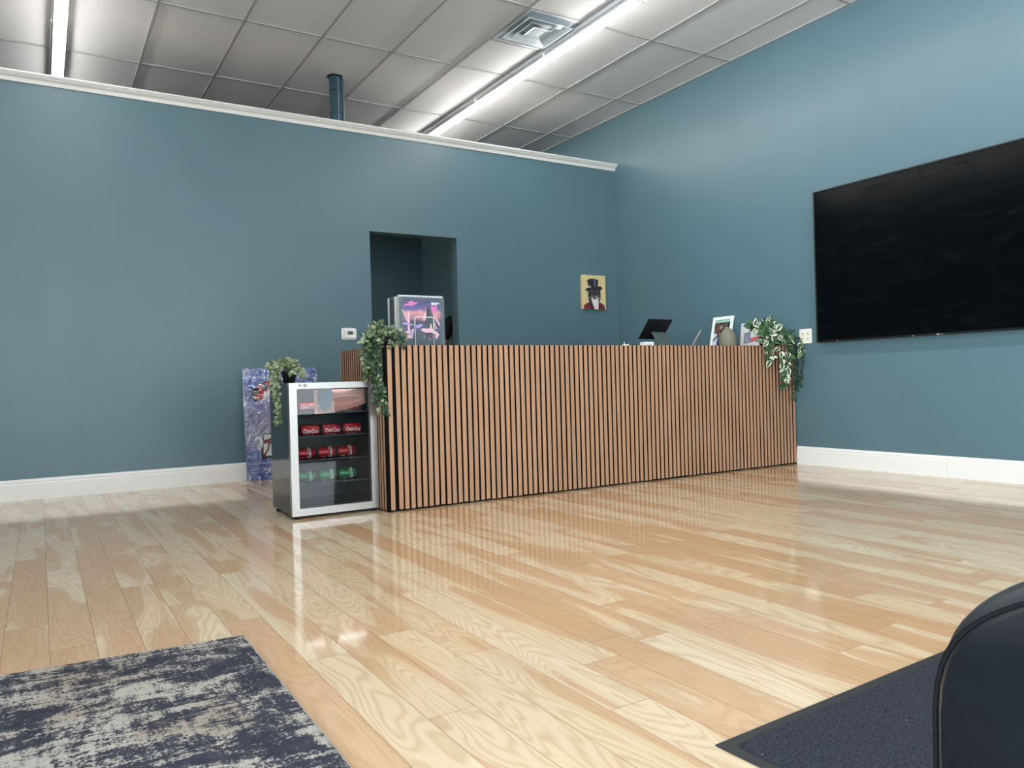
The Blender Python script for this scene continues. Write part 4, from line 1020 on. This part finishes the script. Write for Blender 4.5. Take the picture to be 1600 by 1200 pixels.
b.tube([(pr[0][0], pr[0][1], .005), (pr[1][0], pr[1][1], .005)], .0035, 6); b.build('edge_binding', pm('grey_binding', (150, 148, 146), .9), rg)

mt = empty('entrance_mat', (1.163, 1.144, 0), math.radians(2.0)); tag(mt, 'charcoal entrance mat with a black rubber border at the lower right', 'mat')
b = MB(); b.box((0, -.95, .0005), (1.55, 0, .0035)); b.build('rubber_border', pm('black_rubber', (30, 31, 33), .55), mt, bevel=.0015)
def matm():
    t = NT('charcoal_mat_pile'); v = t.obj()
    n = t.noise(t.mapping(v, (1, 1, 1)), 330, 3, .7, .6); n2 = t.noise(v, 6, 3)
    c = t.mix(t.N('ShaderNodeMapRange', {'Value': n, 'From Min': .38, 'From Max': .66}).outputs[0], srgb((24, 26, 32)), srgb((76, 79, 89)))
    c = t.mix(t.math('MULTIPLY', n2, .3), c, srgb((50, 54, 62)))
    lint = t.N('ShaderNodeMapRange', {'Value': t.noise(v, 60, 1, .4), 'From Min': .80, 'From Max': .83}).outputs[0]
    c = t.mix(lint, c, srgb((150, 156, 160)))
    t.set(Base_Color=c, Roughness=.95, Specular_IOR_Level=.1); t.bump(n, 1.0, .004); return t.m
b = MB(); b.box((.032, -.918, .0035), (1.518, -.032, .0075)); b.build('carpet_pile', matm(), mt)

# ------------------------------------------------------------------ low upholstered chair, near right
CH_ANG, CH_LOC = 76, (.602, .362, 0)
def local(rx_, fz): return Vector((.853*rx_+.522*fz, -.522*rx_+.853*fz, 0))
ch = empty('lounge_chair'); tag(ch, 'dark charcoal upholstered low chair cut off at the lower right corner', 'chair')
CA = math.radians(CH_ANG)   # heading of the chair, clockwise from +y
ch.location = CH_LOC; ch.rotation_euler = (0, 0, -CA)
M_UP = NT('charcoal_leatherette'); _v = M_UP.obj()
M_UP.set(Base_Color=M_UP.mix(M_UP.noise(_v, 60, 4), srgb((17, 20, 26)), srgb((27, 31, 38))), Roughness=.42, Specular_IOR_Level=.45)
M_UP.bump(M_UP.noise(_v, 300, 3, .6), .25, .001); M_UP = M_UP.m
BT = .583; BX0, BX1 = 0, .56
def backrest():
    b = MB(); b.smooth = True; n = 56; ringsN = 14
    w_, h_ = (BX1-BX0), BT-.26; cx = (BX0+BX1)/2; cz = .26+h_/2
    def outline(off):
        p = []
        for k in range(n):
            a = 2*PI*k/n; e_ = 2/5.0
            cxp = math.copysign(abs(math.cos(a))**e_, math.cos(a)); czp = math.copysign(abs(math.sin(a))**e_, math.sin(a))
            x_, z_ = cx+cxp*(w_/2-off), cz+czp*(h_/2-off)
            p.append((x_, z_+.25*(x_-BX0)*max(0, min(1, (z_-.26)/h_))))
        return p
    y0, y1 = 0, .125
    prof = []
    for i in range(ringsN+1):
        u_ = i/ringsN; prof.append((.040*(2*u_-1)**4 if u_ < .5 else .06*(2*u_-1)**2.5, y0+(y1-y0)*u_))
    prof[0] = (.012, y0)
    vs = []; fs = []
    for off, y in prof: vs += [(x_, y, z_) for x_, z_ in outline(off)]
    m = len(prof)
    for j in range(m-1):
        for k in range(n): fs.append((j*n+k, j*n+(k+1) % n, (j+1)*n+(k+1) % n, (j+1)*n+k))
    fs.append(tuple(range(n-1, -1, -1))); fs.append(tuple((m-1)*n+k for k in range(n)))
    b.add(vs, fs); return b, outline, y0
bb_, outl, y0_ = backrest()
bk = bb_.build('backrest', M_UP, ch)
b = MB(); b.smooth = True; p_ = [(x_, y0_+.004, z_) for x_, z_ in outl(.007)]; b.tube(p_+[p_[0]], .0022, 6, cap=False); b.build('piping', pm('black_piping', (8, 9, 11), .8, spec=.15), bk)
b = MB(); b.box((BX0+.03, -.42, .27), (BX1-.01, -.002, .40)); b.build('seat_cushion', M_UP, ch, bevel=.03, seg=4)
b = MB(); b.box((BX0+.05, -.40, .20), (BX1-.03, .10, .268)); b.build('seat_base', M_UP, ch, bevel=.01)
for sx in (BX0+.06, BX1-.06):
    for sy in (-.36, .06):
        b = MB(); b.smooth = True; b.lathe([(.012, 0), (.019, .20)], c=(sx, sy, 0), n=14); b.build('leg', pm('dark_wood_leg', (40, 28, 20), .4), ch)

# ------------------------------------------------------------------ person in the room behind the doorway
def skin_mesh(name, verts, edges, radii, mat, parent, root=0, sub=2):
    me = bpy.data.meshes.new(name); me.from_pydata(verts, edges, []); o = bpy.data.objects.new(name, me); COL.objects.link(o)
    m = o.modifiers.new('skin', 'SKIN'); m.use_smooth_shade = True
    for i, r in enumerate(radii):
        rr_ = r if isinstance(r, tuple) else (r, r)
        me.skin_vertices[0].data[i].radius = rr_; me.skin_vertices[0].data[i].use_root = (i == root)
    s = o.modifiers.new('sub', 'SUBSURF'); s.levels = sub; s.render_levels = sub
    bpy.context.view_layer.update()
    me2 = bpy.data.meshes.new_from_object(o.evaluated_get(bpy.context.evaluated_depsgraph_get()))
    bpy.data.objects.remove(o, do_unlink=True)
    me2.materials.clear(); me2.materials.append(mat)
    for p in me2.polygons: p.use_smooth = True
    o = bpy.data.objects.new(name, me2); COL.objects.link(o); o.parent = parent; return o
pe = empty('person', (3.83, 7.2, 0)); tag(pe, 'person in black t-shirt in the back room, mostly hidden by records and door edge', 'person')
M_SKIN = pm('skin', (150, 104, 82), .5, var=.05); M_TS = pm('black_tshirt', (14, 16, 24), .85); M_PANT = pm('dark_trousers', (26, 28, 36), .85); M_HAIR = pm('dark_hair', (22, 18, 16), .6)
# body (torso, head, arms, legs) as one surface
V = [(0, 0, .96), (0, 0, 1.12), (0, 0, 1.30), (0, 0, 1.43), (0, -.005, 1.50), (0, -.015, 1.58), (0, -.02, 1.66),
     (-.15, 0, 1.40), (-.205, 0, 1.36), (-.235, .01, 1.12), (-.22, -.10, .98), (-.205, -.17, .92),
     (.15, 0, 1.40), (.205, 0, 1.36), (.235, .01, 1.12), (.22, -.08, .93), (.21, -.12, .85),
     (-.09, 0, .88), (-.10, -.01, .50), (-.10, .01, .09), (-.11, -.10, .035), (.09, 0, .88), (.10, -.01, .50), (.10, .01, .09), (.11, -.10, .035)]
E_ = [(0, 1), (1, 2), (2, 3), (3, 4), (4, 5), (5, 6), (3, 7), (7, 8), (8, 9), (9, 10), (10, 11), (3, 12), (12, 13), (13, 14), (14, 15), (15, 16), (0, 17), (17, 18), (18, 19), (19, 20), (0, 21), (21, 22), (22, 23), (23, 24)]
Rr = [(.14, .10), (.13, .10), (.15, .105), (.10, .08), (.052, .052), (.075, .085), (.07, .08), (.065, .065), (.052, .052), (.042, .042), (.032, .032), (.024, .030),
      (.065, .065), (.052, .052), (.042, .042), (.032, .032), (.024, .030), (.085, .085), (.055, .055), (.040, .040), (.03, .035), (.085, .085), (.055, .055), (.040, .040), (.03, .035)]
body = skin_mesh('body', V, E_, Rr, M_SKIN, pe)
# fingers
for sgn, wr_ in ((-1, Vector((-.200, -.185, .905))), (1, Vector((.208, -.135, .835)))):
    for k in range(5):
        off = Vector((sgn*(-.022+.012*k), 0, 0)) if k < 4 else Vector((-sgn*.026, .0, .02))
        d_ = Vector((0, -.035, -.028)) if k < 4 else Vector((-sgn*.018, -.028, -.01)); l = (.9, 1.05, 1.0, .8, .9)[k]
        p0 = wr_+off; skin_mesh('finger', [tuple(p0), tuple(p0+d_*l), tuple(p0+d_*l*1.8+Vector((0, .006, -.014)))], [(0, 1), (1, 2)], [.010, .0085, .007], M_SKIN, body, sub=1)
skin_mesh('t_shirt', [(0, 0, .92), (0, 0, 1.12), (0, 0, 1.30), (0, 0, 1.42), (-.15, 0, 1.405), (-.212, 0, 1.36), (-.232, .005, 1.20), (.15, 0, 1.405), (.212, 0, 1.36), (.232, .005, 1.20)],
          [(0, 1), (1, 2), (2, 3), (3, 4), (4, 5), (5, 6), (3, 7), (7, 8), (8, 9)], [(.155, .115), (.145, .115), (.165, .12), (.125, .10), (.092, .088), (.080, .078), (.068, .068), (.092, .088), (.080, .078), (.068, .068)], M_TS, pe)
skin_mesh('trousers', [(0, 0, .96), (-.09, 0, .86), (-.10, -.01, .50), (-.10, .01, .07), (.09, 0, .86), (.10, -.01, .50), (.10, .01, .07)], [(0, 1), (1, 2), (2, 3), (0, 4), (4, 5), (5, 6)],
          [(.15, .115), .10, .07, .058, .10, .07, .058], M_PANT, pe)
b = MB(); b.smooth = True; b.lathe([(.0, .10), (.04, .092), (.075, .06), (.09, .01), (.088, -.05), (.07, -.09)], c=(0, .008, 1.655), n=20, cap=False); b.build('hair', M_HAIR, pe)
b = MB(); b.smooth = True
for sx in (-.03, .03): b.lathe([(0, -.009), (.009, -.004), (.009, .004), (0, .009)], c=(sx, -.098, 1.635), n=10, cap=False)
b.build('eyes', pm('eye_white', (220, 216, 210), .3), pe)
b = MB(); b.add([(-.012, -.095, 1.60), (.012, -.095, 1.60), (0, -.122, 1.605), (0, -.10, 1.64)], [(0, 1, 2), (1, 3, 2), (3, 0, 2)]); b.build('nose', M_SKIN, pe)
b = MB(); b.box((-.022, -.100, 1.571), (.022, -.094, 1.579)); b.build('mouth', pm('lips', (120, 66, 60), .5), pe, bevel=.002)
for s, x_ in ((-1, -.078), (1, .078)):
    b = MB(); b.smooth = True; b.lathe([(0, -.028), (.009, -.02), (.011, .0), (.009, .02), (0, .028)], c=(x_, -.005, 1.62), n=10, cap=False); b.build('ear', M_SKIN, pe)
for x_ in (-.11, .11):
    b = MB(); b.box((x_-.045, -.19, 0), (x_+.045, .06, .075)); b.build('shoe', M_BLACKM, pe, bevel=.03, seg=4)
